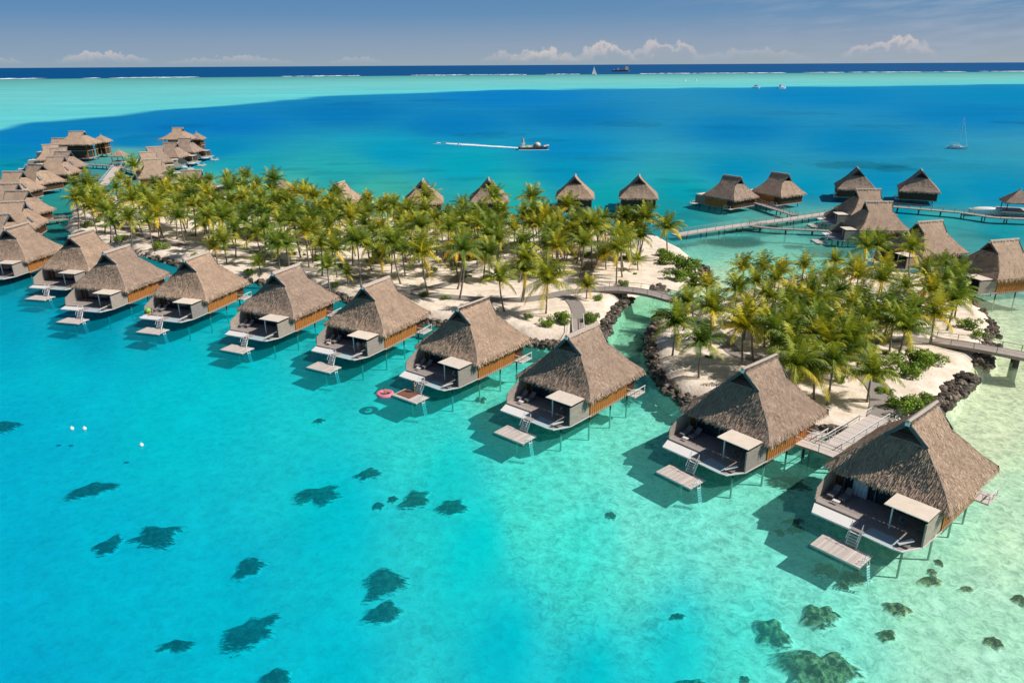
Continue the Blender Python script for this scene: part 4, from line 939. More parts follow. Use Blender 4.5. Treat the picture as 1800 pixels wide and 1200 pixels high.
LM=[(180,310,'the pale boardwalk ramp'),(140,400,'the ninth villa roof'),(232,290,'the lone palm by the ramp'),(325,300,'the lowest roof of the right finger'),(497,320,'the small pinkish hut'),(432,309,'the highest palm of the left grove'),
(270,420,'the eighth villa roof'),(375,425,'the low bushy palms'),(455,462,'the young yellow palm'),(525,450,'the sixth villa ridge'),(606,322,'the skylight villa behind the palms'),(669,450,'the low palm above the fifth villa'),(600,440,'the bare path above the fifth villa'),
(742,330,'the left steep roof'),(859,330,'the right steep roof'),(741,445,'the broad sand edge palm'),(824,415,'the square thatched hut'),(936,345,'the big dark palm against the lagoon'),(960,490,'the broad bushy palm at the fork'),(1011,325,'the dark walled villa'),(1065,445,'the low spreading palm'),(1124,325,'the last villa behind the palms'),(1173,400,'the last shore palm'),
(1218,540,'the arched footbridge end'),(1232,602,'the palm alone on the sand'),(1308,472,'the pale water gap'),(1413,469,'the slim lone palm'),(1522,432,'the tall palm before the side on roofs'),(1601,436,'the tall palm before the dark fronted villa'),(1700,470,'the large right edge villa'),(1364,625,'the roof of the second nearest villa'),(1532,656,'the drooping dry palm'),(1644,590,'the right footbridge'),(1592,576,'the spreading palm by the bridge path'),(1430,540,'the middle of the small island')]
buck={}
for r_,px,py,g in PALMS:
    if not g: continue
    d,lx,ly,nm=min((math.hypot(px-a,(py-b)*1.6),a,b,n) for a,b,n in LM)
    dx,dy=px-lx,(py-ly)*1.6
    dr=('left of' if dx<0 else 'right of') if abs(dx)>abs(dy) else ('behind' if dy<0 else 'in front of')
    buck.setdefault((nm,dr),[]).append((d,r_))
ON=['closest','second closest','third closest','fourth closest','fifth closest','sixth closest','seventh closest','eighth closest','ninth closest','tenth closest','eleventh closest','twelfth closest','thirteenth closest','fourteenth closest','fifteenth closest','sixteenth closest','seventeenth closest','eighteenth closest','nineteenth closest','twentieth closest']
for (nm,dr),v in buck.items():
    v.sort(key=lambda q:q[0])
    for i,(d,r_) in enumerate(v): r_['label']='palm %s %s, %s to it'%(dr,nm,ON[i] if i<len(ON) else 'among the farthest')
# ------------------------------------------------------------------ shrubs
def shrub_mesh(seed):
    rd=random.Random(seed); mb=MB(); C_=[(Vector((rd.gauss(0,.42),rd.gauss(0,.42),rd.uniform(.25,.7))),rd.uniform(.3,.5),rd.uniform(.2,.8)) for _ in range(9)]
    for _ in range(1100):
        c_,r_,v=rd.choice(C_); d=Vector((rd.gauss(0,1),rd.gauss(0,1),rd.gauss(.2,1))).normalized(); p=c_+d*r_*rd.uniform(.6,1.05)
        if p.z<0: continue
        a=Vector((rd.gauss(0,1),rd.gauss(0,1),rd.gauss(0,.6))).normalized()*rd.uniform(.06,.12); b=a.cross(d).normalized()*.05
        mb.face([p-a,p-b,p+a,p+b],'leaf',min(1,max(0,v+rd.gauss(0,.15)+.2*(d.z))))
    return mb.build('foliage',mesh_only=True)
SH=[shrub_mesh(i) for i in range(4)]
def shrub(px,py,r_,label,zg=1.75,flat=1.0):
    p=at(px,py,zg); root=empty('shrub',(p.x,p.y,float(land_z(p.x,p.y))-.1),0,label,'shrub','green shrubs on the sand')
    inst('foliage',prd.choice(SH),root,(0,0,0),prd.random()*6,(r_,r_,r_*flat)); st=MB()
    for i in range(4):
        a=i*1.6; st.tube([(0,0,-.1),(.3*r_*math.cos(a),.3*r_*math.sin(a),.5*r_*flat)],[.06,.03],'trunk',5)
    st.build('stem',root); return root
for a in ((1200,478,3.6,'largest bright green shrub at the tip of the long island'),(1178,462,2.6,'green shrub left of the largest one at the island tip'),(1190,490,2.2,'low green shrub in front of the largest one at the island tip'),(1164,450,1.8,'small shrub beside the trunk of the last palm'),
 (982,566,2.0,'round shrub between the broad bushy palm and the path fork'),(1040,565,1.8,'shrub on the right side of the villa path'),(958,574,1.3,'low shrub on top of the boulder wall, left'),(1093,503,1.3,'pale round shrub at the start of the arched footbridge'),(1050,528,1.0,'small shrub on the channel bank'),
 (1602,640,2.6,'tall dark green shrub below the right footbridge on the small island'),(1590,660,2.0,'shrub just below the tall dark green one'),(1644,636,1.7,'bright shrub beside the start of the right footbridge'),(1603,724,2.3,'bright yellow green shrub behind the nearest villa'),(1622,706,1.3,'shrub among boulders above the yellow green one'),
 (1700,574,1.7,'shrub on the boulders at the right tip of the small island'),(1716,590,1.2,'smaller shrub on the boulders of the right tip'),(152,400,1.8,'round dark shrub at the left end of the long island'),(215,424,1.8,'dark shrub near the ninth villa roof'),(283,438,2.0,'green shrub behind the eighth villa'),
 (447,418,1.8,'dark shrub among trunks above the seventh villa'),(555,456,1.4,'shrub beside a thin trunk left of the fifth villa'),(385,478,1.2,'low shrub on the boulder bank by the seventh villa'),(440,484,1.3,'shrub on the boulders left of the sixth roof'),(590,503,.9,'tiny shrub on the sand edge near the sixth roof'),
 (664,452,1.5,'shrub under the low palm above the fifth villa'),(783,527,.9,'tiny yellow shrub on the sand edge left of the fourth roof'),(744,522,1.0,'small shrub at the foot of the broad sand edge palm'),(800,466,1.3,'shrub near the bend of the grey path'),(520,507,1.0,'small shrub right of the sixth roof'),
 (930,560,.8,'tiny shrub on the sand behind the third villa'),(865,548,.9,'small shrub above the right side of the fourth roof'),(1030,450,1.2,'yellowish shrub near the right grove'),(340,452,1.1,'small shrub beside the seventh roof ridge'),(600,470,1.0,'small shrub by the fork in the path')):
    shrub(a[0],a[1],a[2],a[3])
    
BUSH={}; srd=random.Random(21)
for poly,n in (([(150,380),(330,400),(560,430),(760,450),(880,470),(880,500),(700,490),(500,455),(330,430),(170,400)],26),([(900,440),(1130,440),(1190,460),(1110,495),(960,470)],12),([(1210,580),(1400,610),(1560,610),(1640,600),(1600,690),(1500,700),(1330,640),(1230,640)],16)):
    P=np.array(poly,float); c0=0
    while c0<n:
        px=srd.uniform(P[:,0].min(),P[:,0].max()); py=srd.uniform(P[:,1].min(),P[:,1].max())
        if sdf(np.array([[px,py]]),P)[0]<0: continue
        d,nm,lx=min((math.hypot(px-a,(py-b)*1.6),n_,a) for a,b,n_ in LM)
        r_=shrub(px,py,srd.uniform(.5,1.15),'x',flat=srd.uniform(.6,.9)); BUSH.setdefault((nm,'left of' if px<lx else 'right of'),[]).append((d,r_)); c0+=1
for (nm,dr),v in BUSH.items():
    v.sort(key=lambda q:q[0])
    for i,(d,r_) in enumerate(v): r_['label']='small low bush %s %s, %s to it'%(dr,nm,ON[i])
# ------------------------------------------------------------------ coral heads on the lagoon floor
def coral_mat(name, base, dark):
    m=bpy.data.materials.new(name); m.use_nodes=True; t=m.node_tree; b=t.nodes['Principled BSDF']; b.inputs['Roughness'].default_value=1; b.inputs['Specular IOR Level'].default_value=0; L=t.links.new
    tc_=N(t,'ShaderNodeTexCoord'); a=N(t,'ShaderNodeAttribute',attribute_name='edge')
    n1=N(t,'ShaderNodeTexNoise',i_Scale=1.5,i_Detail=7.0,i_Roughness=.7); L(tc_.outputs['Object'],n1.inputs['Vector'])
    mp=N(t,'ShaderNodeMapping'); mp.inputs['Scale'].default_value=(.7,2.2,1); L(tc_.outputs['Object'],mp.inputs[0]); n2=N(t,'ShaderNodeTexNoise',i_Scale=1.6,i_Detail=7.0,i_Roughness=.72); L(mp.outputs[0],n2.inputs['Vector'])
    c=mixc(t,mth(t,'MULTIPLY',mth(t,'SUBTRACT',n1.outputs[0],.44),6.0,True),dark,base)
    q=mth(t,'ADD',a.outputs['Fac'],mth(t,'MULTIPLY',mth(t,'SUBTRACT',n2.outputs[0],.5),1.5))
    f=mth(t,'MULTIPLY',mth(t,'SUBTRACT',q,.70),4.5,True)
    L(mixc(t,f,c,(.80,.80,.68)),b.inputs['Base Color']); MAT[name]=m
coral_mat('coral_d',(.13,.16,.12),(.02,.03,.028)); coral_mat('coral_p',(.42,.34,.17),(.03,.035,.022))
def coral(px,py,rx,ry_,label,pale=False,h=.8,n=9,seed=0):
    """rx, ry_: half size in the photo in pixels"""
    rx*=1.12; ry_*=1.12; rd=random.Random(int(px*7+py)); c_=at(px,py,-1.7); sx_=abs((at(px+rx,py,-1.7)-at(px,py,-1.7)).x); sy=abs((at(px,py+ry_,-1.7)-at(px,py-ry_,-1.7)).y)/2
    h=min(h if pale else h*.6,.5*min(sx_,sy)+.12); nr,na=22,56; ph=[rd.random()*6.28 for _ in range(6)]; am=[rd.uniform(.05,.16) for _ in range(6)]; ox,oy=rd.random()*50,rd.random()*50
    th=np.linspace(0,2*math.pi,na,endpoint=False); rad=1+sum(am[k]*np.sin((k+2)*th+ph[k])*(1-.1*k) for k in range(6))
    vs=[];ed=[]
    for i in range(nr+1):
        q=i/nr; x_=np.cos(th)*rad*q*sx_; y_=np.sin(th)*rad*q*sy+x_*.15
        lum=vn(x_+ox,y_+oy,max(.35,.22*min(sx_,sy)))*.6+vn(x_+oy,y_+ox,.28)*.4
        z_=seabed_z(x_+c_.x,y_+c_.y)+.04+h*np.clip(1-q*q*1.15,0,1)*(.35+1.0*lum)-.03*q
        vs+=list(zip(x_.tolist(),y_.tolist(),np.minimum(z_,WZ-.25).tolist())); ed+=[q]*na
    fs=[(i*na+j,(i+1)*na+j,(i+1)*na+(j+1)%na,i*na+(j+1)%na) for i in range(nr) for j in range(na)]
    me=bpy.data.meshes.new('coral_head'); me.from_pydata(vs,[],fs); me.polygons.foreach_set('use_smooth',[True]*len(fs)); at_=me.attributes.new('edge','FLOAT','POINT'); at_.data.foreach_set('value',ed); me.materials.append(MAT['coral_p' if pale else 'coral_d'])
    o=bpy.data.objects.new('coral_head',me); COL.objects.link(o); o.location=(c_.x,c_.y,0); tag(o,label,'coral','dark coral heads on the lagoon floor')
for a in ((160,858,38,16,'dark coral patch at the far left, above the long one'),(275,940,42,20,'long dark coral patch tapering to the right at lower left'),(190,957,22,18,'faint coral patch left of the long tapering one'),(436,993,26,20,'coral patch in the middle left above the largest left one'),
 (436,1110,44,34,'large dark coral patch at lower left centre'),(482,1188,32,16,'coral patch cut by the bottom edge, left of centre'),(558,870,40,17,'broad dark coral patch below the sixth villa platform'),(647,832,20,12,'small dark coral patch nearest the villa with the pink ring'),(730,876,28,17,'coral patch between the broad one and the one beside it'),
 (794,891,27,15,'coral patch right of the middle pair'),(690,876,9,6,'tiny coral left of the middle pair'),(665,889,11,6,'tiny faint coral below the broad patch'),(675,1022,36,28,'tall irregular coral patch, upper half, bottom centre'),(672,1072,34,20,'lower half of the tall coral patch at bottom centre'),(0,750,26,16,'dark coral at the left edge of the photo'),
 (1074,905,9,7,'single small dark coral below the third villa platform'),(310,1130,32,12,'faint grey coral left of the large lower left patch'),(560,735,10,5,'tiny dark coral below the fifth villa')):
    coral(*a)
for a in ((1357,1113,33,26,'round brown coral head left of the huge one'),(1440,1180,72,44,'huge lumpy brown coral head cut by the bottom edge'),(1440,1085,38,20,'speckled coral head right above the round one'),(1578,1066,27,12,'oblong olive coral head below the nearest platform'),(1560,1113,20,10,'faint coral right of the speckled head'),
 (1636,1017,22,10,'brown coral head right of the nearest villa'),(1640,1000,8,6,'small coral touching the brown head right of the nearest villa'),(1396,914,22,6,'dark coral in the shadow of the nearest villa, upper'),(1400,928,20,7,'dark coral in the shadow of the nearest villa, lower'),(1370,935,10,7,'small dark coral left of the shadowed pair'),
 (1450,1000,26,14,'coral in the shade under the nearest swim platform'),(1500,1012,30,14,'dark coral right below the nearest swim platform'),(1482,1026,14,8,'pale coral knob below the nearest swim platform'),(1210,1195,34,8,'coral cut by the bottom edge, left of the huge head'),(1748,1125,16,12,'faint coral near the lower right'),(1652,985,7,6,'small dark coral beside the nearest villa deck'),
 (1700,1030,14,6,'tiny coral cluster right of the brown head'),(1795,1048,14,10,'coral at the right edge'),(1310,1190,10,8,'tiny coral left of the huge head'),(1190,1082,14,6,'faint coral in turquoise water at bottom centre right')):
    coral(*a,pale=True,h=1.3)
for a in ((1290,424,58,12,'wide dark coral bank beside the long pale boardwalk'),(1395,434,22,4,'small coral bank right of the wide one'),(1310,405,40,5,'coral bank behind the long boardwalk'),(1640,447,60,10,'coral bank behind the small island'),(1760,455,40,10,'coral bank by the large right edge villa'),(1100,650,20,10,'dark weed patch in the channel'),
 (1140,610,26,22,'dark weed patch below the arched footbridge'),(1385,845,40,16,'dark weed between the two nearest villas'),(845,700,10,6,'tiny coral right of the fourth villa')):
    coral(*a,h=.5,n=12)

# ------------------------------------------------------------------ things on the decks
def loc2w(v, x_, y_, z_):
    _,X_,Y_,a_=v; c_,s_=math.cos(a_),math.sin(a_); return Vector((X_+c_*x_-s_*y_,Y_+s_*x_+c_*y_,z_))
def lounger():
    r_=empty('sun_lounger',(0,0,0),0,'x','sun lounger','sun loungers on the villa decks')
    m_=MB(); m_.box(-.33,.33,-.9,.35,.28,.36,'frame_grey'); 
    for x_ in (-.3,.3):
        for y_ in (-.85,.3,.8): m_.box(x_-.03,x_+.03,y_-.03,y_+.03,0,.28,'frame_grey')
    m_.build('frame',r_); m_=MB(); m_.box(-.31,.31,-.88,.3,.362,.46,'cushion'); m_.mesh([(-.31,.3,.38),(.31,.3,.38),(.31,.95,.85),(-.31,.95,.85),(-.31,.28,.47),(.31,.28,.47),(.31,.9,.94),(-.31,.9,.94)],[(0,3,2,1),(4,5,6,7),(0,1,5,4),(1,2,6,5),(2,3,7,6),(3,0,4,7)],'cushion'); m_.build('cushion',r_)
    reg(r_); return r_
LG=lounger(); first=True
ORD=['nearest','second nearest','third','fourth','fifth','sixth','seventh']
for i in range(7):
    for j,(x_,y_) in enumerate(((-4.3,-7.2),(-3.2,-6.9))):
        p=loc2w(FV[i],x_,y_,DZ+.01); l_='%s padded lounger on the shaded deck of the %s front row villa'%(('left','right')[j],ORD[i])
        if first: LG.location=p; LG.rotation_euler=(0,0,FV[i][3]); LG['label']=l_; first=False
        else: copy_tree(LG,p,FV[i][3],l_)
def side_table():
    r_=empty('side_table',(0,0,0),0,'x','table','white side tables on the villa decks'); m_=MB(); m_.box(-.35,.35,-.2,.2,.38,.44,'white_paint'); m_.build('tabletop',r_)
    for x_ in (-.3,.3):
        for y_ in (-.16,.16): m_=MB(); m_.box(x_-.025,x_+.025,y_-.025,y_+.025,0,.38,'white_paint'); m_.build('leg',r_); reg(r_); return r_
ST=side_table()
for i in range(5):
    p=loc2w(FV[i],-3.4,-8.5,DZ+.01); l_='low white side table on the deck of the %s front row villa'%ORD[i]
    if i==0: ST.location=p; ST.rotation_euler=(0,0,FV[i][3]); ST['label']=l_
    else: copy_tree(ST,p,FV[i][3],l_)
def chair():
    r_=empty('deck_chair',(0,0,0),0,'x','chair','chairs under the villa awnings'); m_=MB(); m_.box(-.27,.27,-.27,.27,.40,.46,'cushion'); m_.build('seat',r_); m_=MB(); m_.box(-.27,.27,.24,.3,.47,.95,'cushion'); m_.build('backrest',r_)
    for x_ in (-.25,.25):
        for y_ in (-.25,.25): m_=MB(); m_.box(x_-.02,x_+.02,y_-.02,y_+.02,0,.4,'frame_grey'); m_.build('leg',r_); reg(r_); return r_
CH=chair(); first=True
for i in range(5):
    for j,(x_,y_,rz) in enumerate(((2.6,-7.2,1.4),(4.2,-7.2,-1.4))):
        p=loc2w(FV[i],x_,y_,DZ+.01); l_='%s grey chair under the awning of the %s front row villa'%(('left','right')[j],ORD[i])
        if first: CH.location=p; CH.rotation_euler=(0,0,FV[i][3]+rz); CH['label']=l_; first=False
        else: copy_tree(CH,p,FV[i][3]+rz,l_)
# curtain of the nearest villa
p=loc2w(FV[0],-2.5,-5.45,DZ); cm=MB(); pts=[]
for i in range(17): pts.append((-.75+1.5*i/16,.09*math.sin(i*1.6)))
for i in range(16): cm.face([(pts[i][0],pts[i][1],.05),(pts[i+1][0],pts[i+1][1],.05),(pts[i+1][0],pts[i+1][1],2.15),(pts[i][0],pts[i][1],2.15)],'curtain')
o=cm.build('curtain'); o.location=p; o.rotation_euler=(0,0,FV[0][3]); tag(o,'pale blue curtain hanging in the doorway of the nearest villa','curtain')
# rail with white handles on nearest villa's deck corner
for i in range(8):
    p=loc2w(FV[i],4.2,-10.4,DZ+.02); m_=MB(); m_.beam((-.5,-.5,.25),(.35,.55,.62),.42,.06,'white_paint'); m_.box(-.3,.3,-.35,.3,0,.2,'frame_grey')
    o=m_.build('footrest'); o.location=p; o.rotation_euler=(0,0,FV[i][3]); tag(o,'white slanted lounge board at the deck corner of the %s front row villa'%(ORD+['eighth'])[i],'footrest','white boards at the deck corners')
def at_dock(v,x_,y_): return loc2w(v,x_,y_,.94)
# brown mat, pink ring and people at the fourth villa
m_=MB(); m_.box(-1.3,1.3,-1.0,1.0,0,.05,'mat_brown'); o=m_.build('mat'); o.location=at_dock(FV[3],-1.0,-13.1)+Vector((0,0,.01)); o.rotation_euler=(0,0,FV[3][3]); tag(o,'reddish brown mat lying on the swimming platform of the fourth villa','mat')
m_=MB(); n_=20
for i in range(n_):
    a0,a1=2*math.pi*i/n_,2*math.pi*(i+1)/n_
    for j in range(8):
        b0,b1=2*math.pi*j/8,2*math.pi*(j+1)/8
        f=lambda a,b:((.95+.32*math.cos(b))*math.cos(a),(.95+.32*math.cos(b))*math.sin(a),.12+.30*math.sin(b))
        m_.face([f(a0,b0),f(a1,b0),f(a1,b1),f(a0,b1)],'pink')
o=m_.build('swim_ring',smooth=True); rp_=at(677,692,.7); o.location=(rp_.x,rp_.y,WZ); tag(o,'pink inflatable ring floating beside the brown mat platform','swim ring')
m_=MB(); m_.ball((0,0,.45),.45,'lime',12,8); o=m_.build('ball',smooth=True); o.location=loc2w(FV[6],-4.6,-9.0,DZ+.1); tag(o,'lime green ball on the deck of the seventh villa','ball')
m_=MB(); m_.box(-.3,.3,-.9,.9,0,.03,'white_paint'); m_.box(-.29,.29,.9,.93,-.5,.02,'white_paint'); o=m_.build('towel'); o.location=loc2w(FV[6],-4.4,-10.4,DZ-.03); o.rotation_euler=(0,0,FV[6][3]); tag(o,'white towel hanging over the deck edge below the lime ball','towel')

def person(loc, rz, joints, label, top, bottom):
    """joints: name -> (x,y,z,r); edges follow a fixed skeleton"""
    E=[('pelvis','belly'),('belly','chest'),('chest','neck'),('neck','head'),('chest','shl'),('shl','ell'),('ell','hal'),('chest','shr'),('shr','elr'),('elr','har'),('pelvis','hil'),('hil','knl'),('knl','anl'),('anl','tol'),('pelvis','hir'),('hir','knr'),('knr','anr'),('anr','tor')]
    def skin(name, names, grow, mt, parent=None):
        es=[(a,b) for a,b in E if a in names and b in names]; nm=[n for n in joints if n in names]; ix={n:i for i,n in enumerate(nm)}
        me=bpy.data.meshes.new(name); me.from_pydata([joints[n][:3] for n in nm],[(ix[a],ix[b]) for a,b in es],[]); me.materials.append(MAT[mt]); o=bpy.data.objects.new(name,me); COL.objects.link(o)
        md=o.modifiers.new('s','SKIN'); sv=me.skin_vertices[0].data
        for n in nm: sv[ix[n]].radius=(joints[n][3]*grow,joints[n][3]*grow)
        sv[0].use_root=True; sb=o.modifiers.new('b','SUBSURF'); sb.levels=1; sb.render_levels=1
        if parent: o.parent=parent
        return o
    b=skin('person',list(joints),1.0,'skin'); b.location=loc; b.rotation_euler=(0,0,rz); tag(b,label,'person')
    if top: skin('shirt',['belly','chest','shl','shr'],1.14,top,b)
    skin('shorts',['pelvis','hil','hir'],1.2,bottom,b)
    h=MB(); x_,y_,z_,r_=joints['head']; h.ball((x_,y_+.02,z_+.05),(r_*1.12,r_*1.15,r_*1.05),'hair',10,6); h.build('hair',b,smooth=True)
    return b
def stand(): return dict(pelvis=(0,0,.92,.14),belly=(0,0,1.08,.13),chest=(0,0,1.34,.15),neck=(0,-.01,1.50,.06),head=(0,-.03,1.66,.105),shl=(-.19,0,1.40,.06),ell=(-.27,-.03,1.12,.045),hal=(-.25,-.2,.92,.035),shr=(.19,0,1.40,.06),elr=(.28,.0,1.12,.045),har=(.3,-.1,.88,.035),
  hil=(-.1,0,.85,.095),knl=(-.11,-.03,.48,.065),anl=(-.12,.02,.09,.045),tol=(-.13,-.15,.04,.04),hir=(.1,0,.85,.095),knr=(.12,-.1,.48,.065),anr=(.13,-.03,.09,.045),tor=(.14,-.2,.04,.04))
def sit(): return dict(pelvis=(0,0,.14,.14),belly=(0,.05,.30,.13),chest=(0,.09,.55,.145),neck=(0,.08,.70,.06),head=(0,.05,.86,.105),shl=(-.19,.08,.6,.06),ell=(-.3,.12,.36,.045),hal=(-.3,.25,.1,.035),shr=(.19,.08,.6,.06),elr=(.28,-.08,.4,.045),har=(.22,-.3,.38,.035),
  hil=(-.1,-.06,.13,.095),knl=(-.13,-.42,.36,.065),anl=(-.13,-.72,.07,.045),tol=(-.13,-.87,.05,.035),hir=(.1,-.06,.13,.095),knr=(.14,-.46,.24,.065),anr=(.15,-.82,.07,.045),tor=(.16,-.95,.08,.035))
person(at_dock(FV[3],-.6,-12.2),FV[3][3]+2.6,stand(),'person in dark swimwear standing at the back of the brown mat platform','navy','navy')
person(Vector((rp_.x,rp_.y,.72)),2.0,sit(),'person sitting in the pink inflatable ring','red_cloth','red_cloth')
person(loc2w(FV[4],2.6,-8.4,DZ),FV[4][3]+.4,stand(),'person in blue under the awning of the fifth villa','blue_cloth','blue_cloth')
person(loc2w(FV[4],3.9,-8.2,DZ),FV[4][3]-.5,stand(),'person in red beside the one in blue on the fifth villa','red_cloth','navy')
person(loc2w(FV[4],-3.6,-8.0,DZ+.0),FV[4][3],sit(),'person in white seated on the left side of the fifth villa deck','white_paint','white_paint')
person(loc2w(FV[6],-3.6,-9.2,DZ+.1),FV[6][3],sit(),'person seated beside the lime ball on the seventh villa','white_paint','navy')

# ------------------------------------------------------------------ boats and buoys
def hull(mb, L_, W_, H_, mt, z0=-.4, sheer=.3, bow=.5, n=12):
    rows=[]
    for i in range(n+1):
        t=i/n; x_=-L_/2+L_*t; w_=W_/2*(1-max(0,(t-bow)/(1-bow))**2.2)*(.85+.15*min(1,t*5)); h=H_+sheer*max(0,t-.4)**1.5*2
        rows.append([(x_-.08*L_*0,-w_*.6,z0),(x_+.02*L_*t,-w_,h),(x_+.02*L_*t,w_,h),(x_,w_*.6,z0)])
    for i in range(n):
        a,b=rows[i],rows[i+1]
        for j in range(3): mb.face([a[j],a[j+1],b[j+1],b[j]],mt)
    mb.face(rows[0],mt)
p=at(937,263); br=empty('barge',(p.x,p.y,WZ),R(4),'dark work barge with a cream cabin trailing a white wake','boat')
m_=MB(); hull(m_,16,5.2,1.5,'hull_dark',sheer=.5,bow=.75); m_.build('hull',br)
m_=MB(); m_.box(-7.2,5.2,-2.3,2.3,1.4,1.52,'cream'); m_.mesh([(5.0,-2.3,1.3),(5.0,2.3,1.3),(8.6,1.5,2.1),(8.6,-1.5,2.1),(5,-2.3,1.6),(5,2.3,1.6),(8.6,1.5,2.5),(8.6,-1.5,2.5)],[(0,1,2,3),(7,6,5,4),(0,4,5,1),(1,5,6,2),(2,6,7,3),(3,7,4,0)],'white_paint'); m_.build('deck',br)
m_=MB(); m_.ball((2.4,0,2.5),(1.7,1.6,1.35),'cream',12,8); cb_=m_.build('cabin',br,smooth=True); m_=MB(); m_.box(.55,1.1,-1.0,1.0,1.9,3.0,'mat_brown'); m_.build('window',cb_)
m_=MB(); m_.box(-6.2,-4.4,-1.4,1.4,1.5,3.4,'white_paint'); m_.beam((-5.6,0,3.4),(-6.2,0,6.4),.5,.5,'frame_grey'); m_.beam((-5,.6,3.4),(-5.2,.6,6.0),.6,.3,'white_paint'); m_.build('wheelhouse',br)
m_=MB(); m_.beam((-3.5,0,1.9),(0,0,2.0),.8,.6,'white_paint'); m_.box(-3.6,-2.8,-1.5,1.5,1.5,2.2,'lime'); m_.build('cargo',br)
# wake
m_=MB(); a=at(920,260.5); b=at(765,251); n=60; rd=random.Random(2); pr=None
for i in range(n+1):
    t=i/n; c_=a.lerp(b,t); w_=(1.3+1.8*math.sin(min(1,t*1.3)*1.6))*(1-t)**.45*rd.uniform(.8,1.2)+.15; row=((c_.x,c_.y-w_*1.3,WZ+.05),(c_.x,c_.y+w_*1.3,WZ+.05))
    if pr and not (t>.72 and rd.random()<.35): m_.face([pr[0],row[0],row[1],pr[1]],'foam')
    pr=row
for i in range(70):
    t=rd.random(); c_=a.lerp(b,t); s_=rd.choice((-1,1))*(2+t*5); w_=rd.uniform(.3,.8); m_.face([(c_.x-w_*2,c_.y+s_-w_*.4,WZ+.07),(c_.x+w_*2,c_.y+s_-w_*.4,WZ+.07),(c_.x+w_*2,c_.y+s_+w_*.4,WZ+.07),(c_.x-w_*2,c_.y+s_+w_*.4,WZ+.07)],'foam')
m_.box(p.x-8,p.x+8.6,p.y-3.4,p.y-2.7,WZ+.02,WZ+.25,'foam')
tag(m_.build('wake'),'white foam trail behind the barge','wake',kind='stuff')
# moored yacht
p=at(1682,262); yr=empty('sailing_yacht',(p.x,p.y,WZ),R(-35),'white sailing yacht at anchor with bare mast','boat')
m_=MB(); hull(m_,9.5,3.2,1.2,'hull_white',sheer=.4,bow=.4); m_.build('hull',yr); m_=MB(); m_.face([(-4.6,-1.3,1.2),(2,-1.4,1.25),(4.5,0,1.6),(2,1.4,1.25),(-4.6,1.3,1.2)],'white_paint'); m_.box(-2,1.5,-.9,.9,1.2,1.9,'hull_white'); m_.box(-4.2,-2.4,-.9,.9,1.2,1.5,'teal'); m_.build('cabin',yr)
m_=MB(); m_.tube([(.6,0,1.2),(.6,0,16.5)],[.14,.08],'metal_white',6); ms_=m_.build('mast',yr); m_=MB(); m_.tube([(.6,0,2.8),(-3.6,0,2.9)],.14,'metal_white',6); m_.tube([(4.4,0,1.6),(.7,0,15.5)],.05,'metal_white',5); m_.tube([(-4.5,0,1.4),(.5,0,16.3)],.03,'metal_white',5); m_.build('rigging',ms_)
# far sail
p=at(1044,131.5); yr=empty('sailing_yacht',(p.x,p.y,WZ),R(10),'tiny white sail on the reef line at the horizon','boat'); m_=MB(); hull(m_,28,7,3,'hull_white',z0=-1); m_.build('hull',yr)
m_=MB(); m_.mesh([(-9,0,4),(1,0,4),(1,0,37),(-9,.5,4),(1,.5,4),(1,.5,37)],[(0,1,2),(5,4,3),(0,3,4,1),(0,2,5,3),(1,4,5,2)],'sail'); m_.mesh([(1.5,0,4),(12,0,4),(1.5,0,30),(1.5,.4,4),(12,.4,4),(1.5,.4,30)],[(0,1,2),(5,4,3),(0,3,4,1),(0,2,5,3),(1,4,5,2)],'sail'); m_.build('sail',yr)
# cargo ship
p=at(1091,126); cr_=empty('cargo_ship',(p.x,p.y,WZ),0,'small reddish cargo ship on the dark ocean below the horizon','ship'); m_=MB(); hull(m_,110,18,9,'hull_red',z0=-2,bow=.9); o=m_.build('hull',cr_)
m_=MB(); m_.box(28,48,-8,8,9,30,'cream'); m_.box(34,40,-3,3,30,36,'hull_red'); m_.build('superstructure',cr_); m_=MB(); m_.box(-8,24,-7,7,9,13,'hull_red'); m_.box(-20,-14,-4,4,9,22,'white_paint'); m_.box(-50,-40,-5,5,9,13,'white_paint'); m_.build('cargo',cr_)
for i,(px,py,s_,l_) in enumerate(((1329,155.5,1.6,'left one of the two tiny white motor boats on the edge of the pale shelf'),(1374,156,2.0,'right one of the two tiny white motor boats on the edge of the pale shelf'),(1204,142.5,1.0,'left white speck of a boat on the pale shelf'),(1223,142,1.2,'right white speck of a boat on the pale shelf'))):
    p=at(px,py); r_=empty('motor_boat',(p.x,p.y,WZ),R(20*i),l_,'boat','tiny boats on the shelf'); k=5*s_
    m_=MB(); hull(m_,k*1.8,k*.6,k*.3,'hull_white'); m_.build('hull',r_); m_=MB(); m_.box(-k*.4,k*.2,-k*.22,k*.22,k*.3,k*.65,'white_paint'); m_.box(-k*.45,k*.3,-k*.25,k*.25,k*.651,k*.7,'navy' if i==0 else 'white_paint'); m_.build('cabin',r_)
for px,py,l_ in ((128,760,'left one of the pair of white buoys at left'),(150,760,'right one of the pair of white buoys at left'),(250,789,'single white buoy right of the pair')):
    p=at(px,py,.1); m_=MB(); m_.ball((0,0,.12),.26,'hull_white',10,7); m_.tube([(0,0,.3),(0,0,.5)],.04,'metal_white',6); o=m_.build('buoy',smooth=True); o.location=(p.x,p.y,WZ); tag(o,l_,'buoy','white mooring buoys')
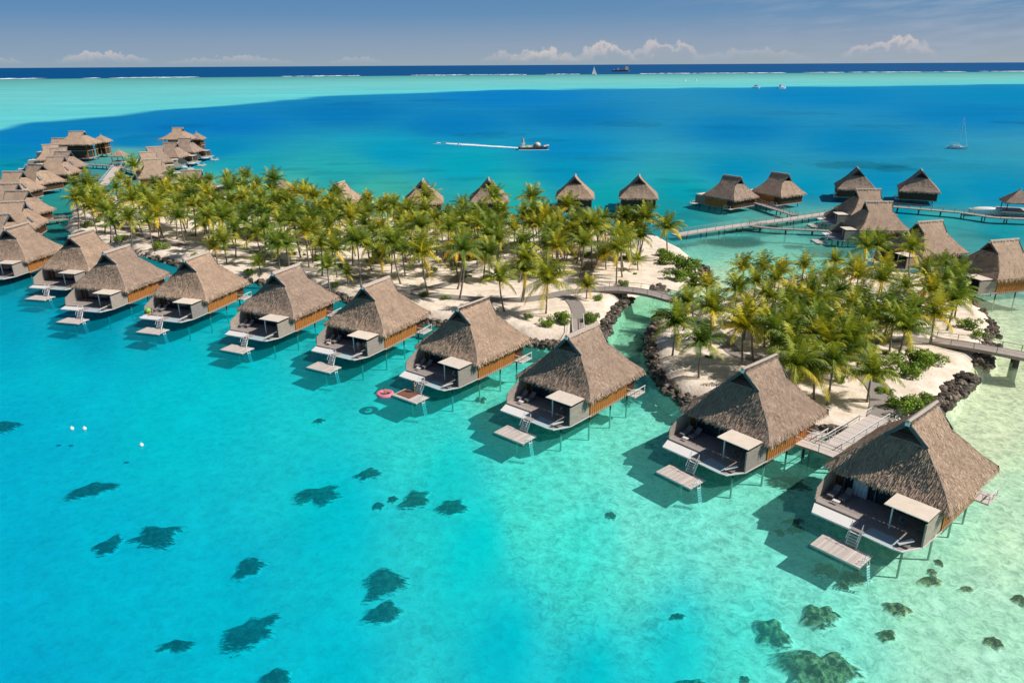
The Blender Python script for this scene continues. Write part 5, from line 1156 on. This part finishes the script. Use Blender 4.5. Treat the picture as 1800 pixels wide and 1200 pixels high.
# tarp covered tender beside the pavilion
p=at(1733,369,2.3); r_=empty('covered_boat',(p.x,p.y,0),R(-5),'white covered boat lying along the boardwalk by the pavilion','boat'); m_=MB(); hull(m_,9,2.6,2.6,'hull_white',z0=1.0,bow=.6); m_.build('hull',r_); m_=MB(); m_.ball((-.3,0,2.55),(4.2,1.2,.7),'white_paint',12,6); m_.build('cover',r_,smooth=True)
# reef surf and distant island
m_=MB(); rd=random.Random(5)
A0=[at(px,py-1.2) for px,py in REEF]
for i in range(len(A0)-1):
    a,b=A0[i],A0[i+1]; L_=(b-a).length; s_=0
    while s_<L_:
        w_=rd.uniform(30,160); 
        if rd.random()<.62:
            for k in range(int(w_/12)):
                c_=a.lerp(b,min(1,(s_+k*12)/L_)); h=rd.uniform(.6,2.4); wy=rd.uniform(12,70); oy=rd.uniform(-60,60); m_.mesh([(c_.x-9,c_.y+oy-wy,WZ+.1),(c_.x+9,c_.y+oy-wy,WZ+.1),(c_.x+9,c_.y+oy+wy,WZ+.1),(c_.x-9,c_.y+oy+wy,WZ+.1),(c_.x,c_.y+oy,h)],[(0,1,4),(1,2,4),(2,3,4),(3,0,4)],'foam')
        s_+=w_
tag(m_.build('reef_surf'),'line of white surf breaking on the outer reef','surf',kind='stuff')
m_=MB(); ps=[at(px,py) for px,py in ((536,114.6),(606,114.2))]; d0=26000; n=40; rows=[]
a=Vector((ps[0].x,ps[0].y,0)).normalized()*d0; b=Vector((ps[1].x,ps[1].y,0)).normalized()*d0
for i in range(n+1):
    t=i/n; c_=a.lerp(b,t); h=165*(math.sin(math.pi*t)**1.1)*(.75+.35*float(vn(i*3.1,4.4,7))); rows.append(((c_.x,c_.y-300,-5),(c_.x,c_.y,h-5),(c_.x,c_.y+400,-5)))
for i in range(n):
    for j in range(2): m_.face([rows[i][j],rows[i+1][j],rows[i+1][j+1],rows[i][j+1]],'far_hill')
tag(m_.build('hills',smooth=True),'faint blue island on the horizon','hills',kind='structure')
for o in list(bpy.data.objects):
    if o.name.startswith('overwater_villa') and o['label']=='x': pass
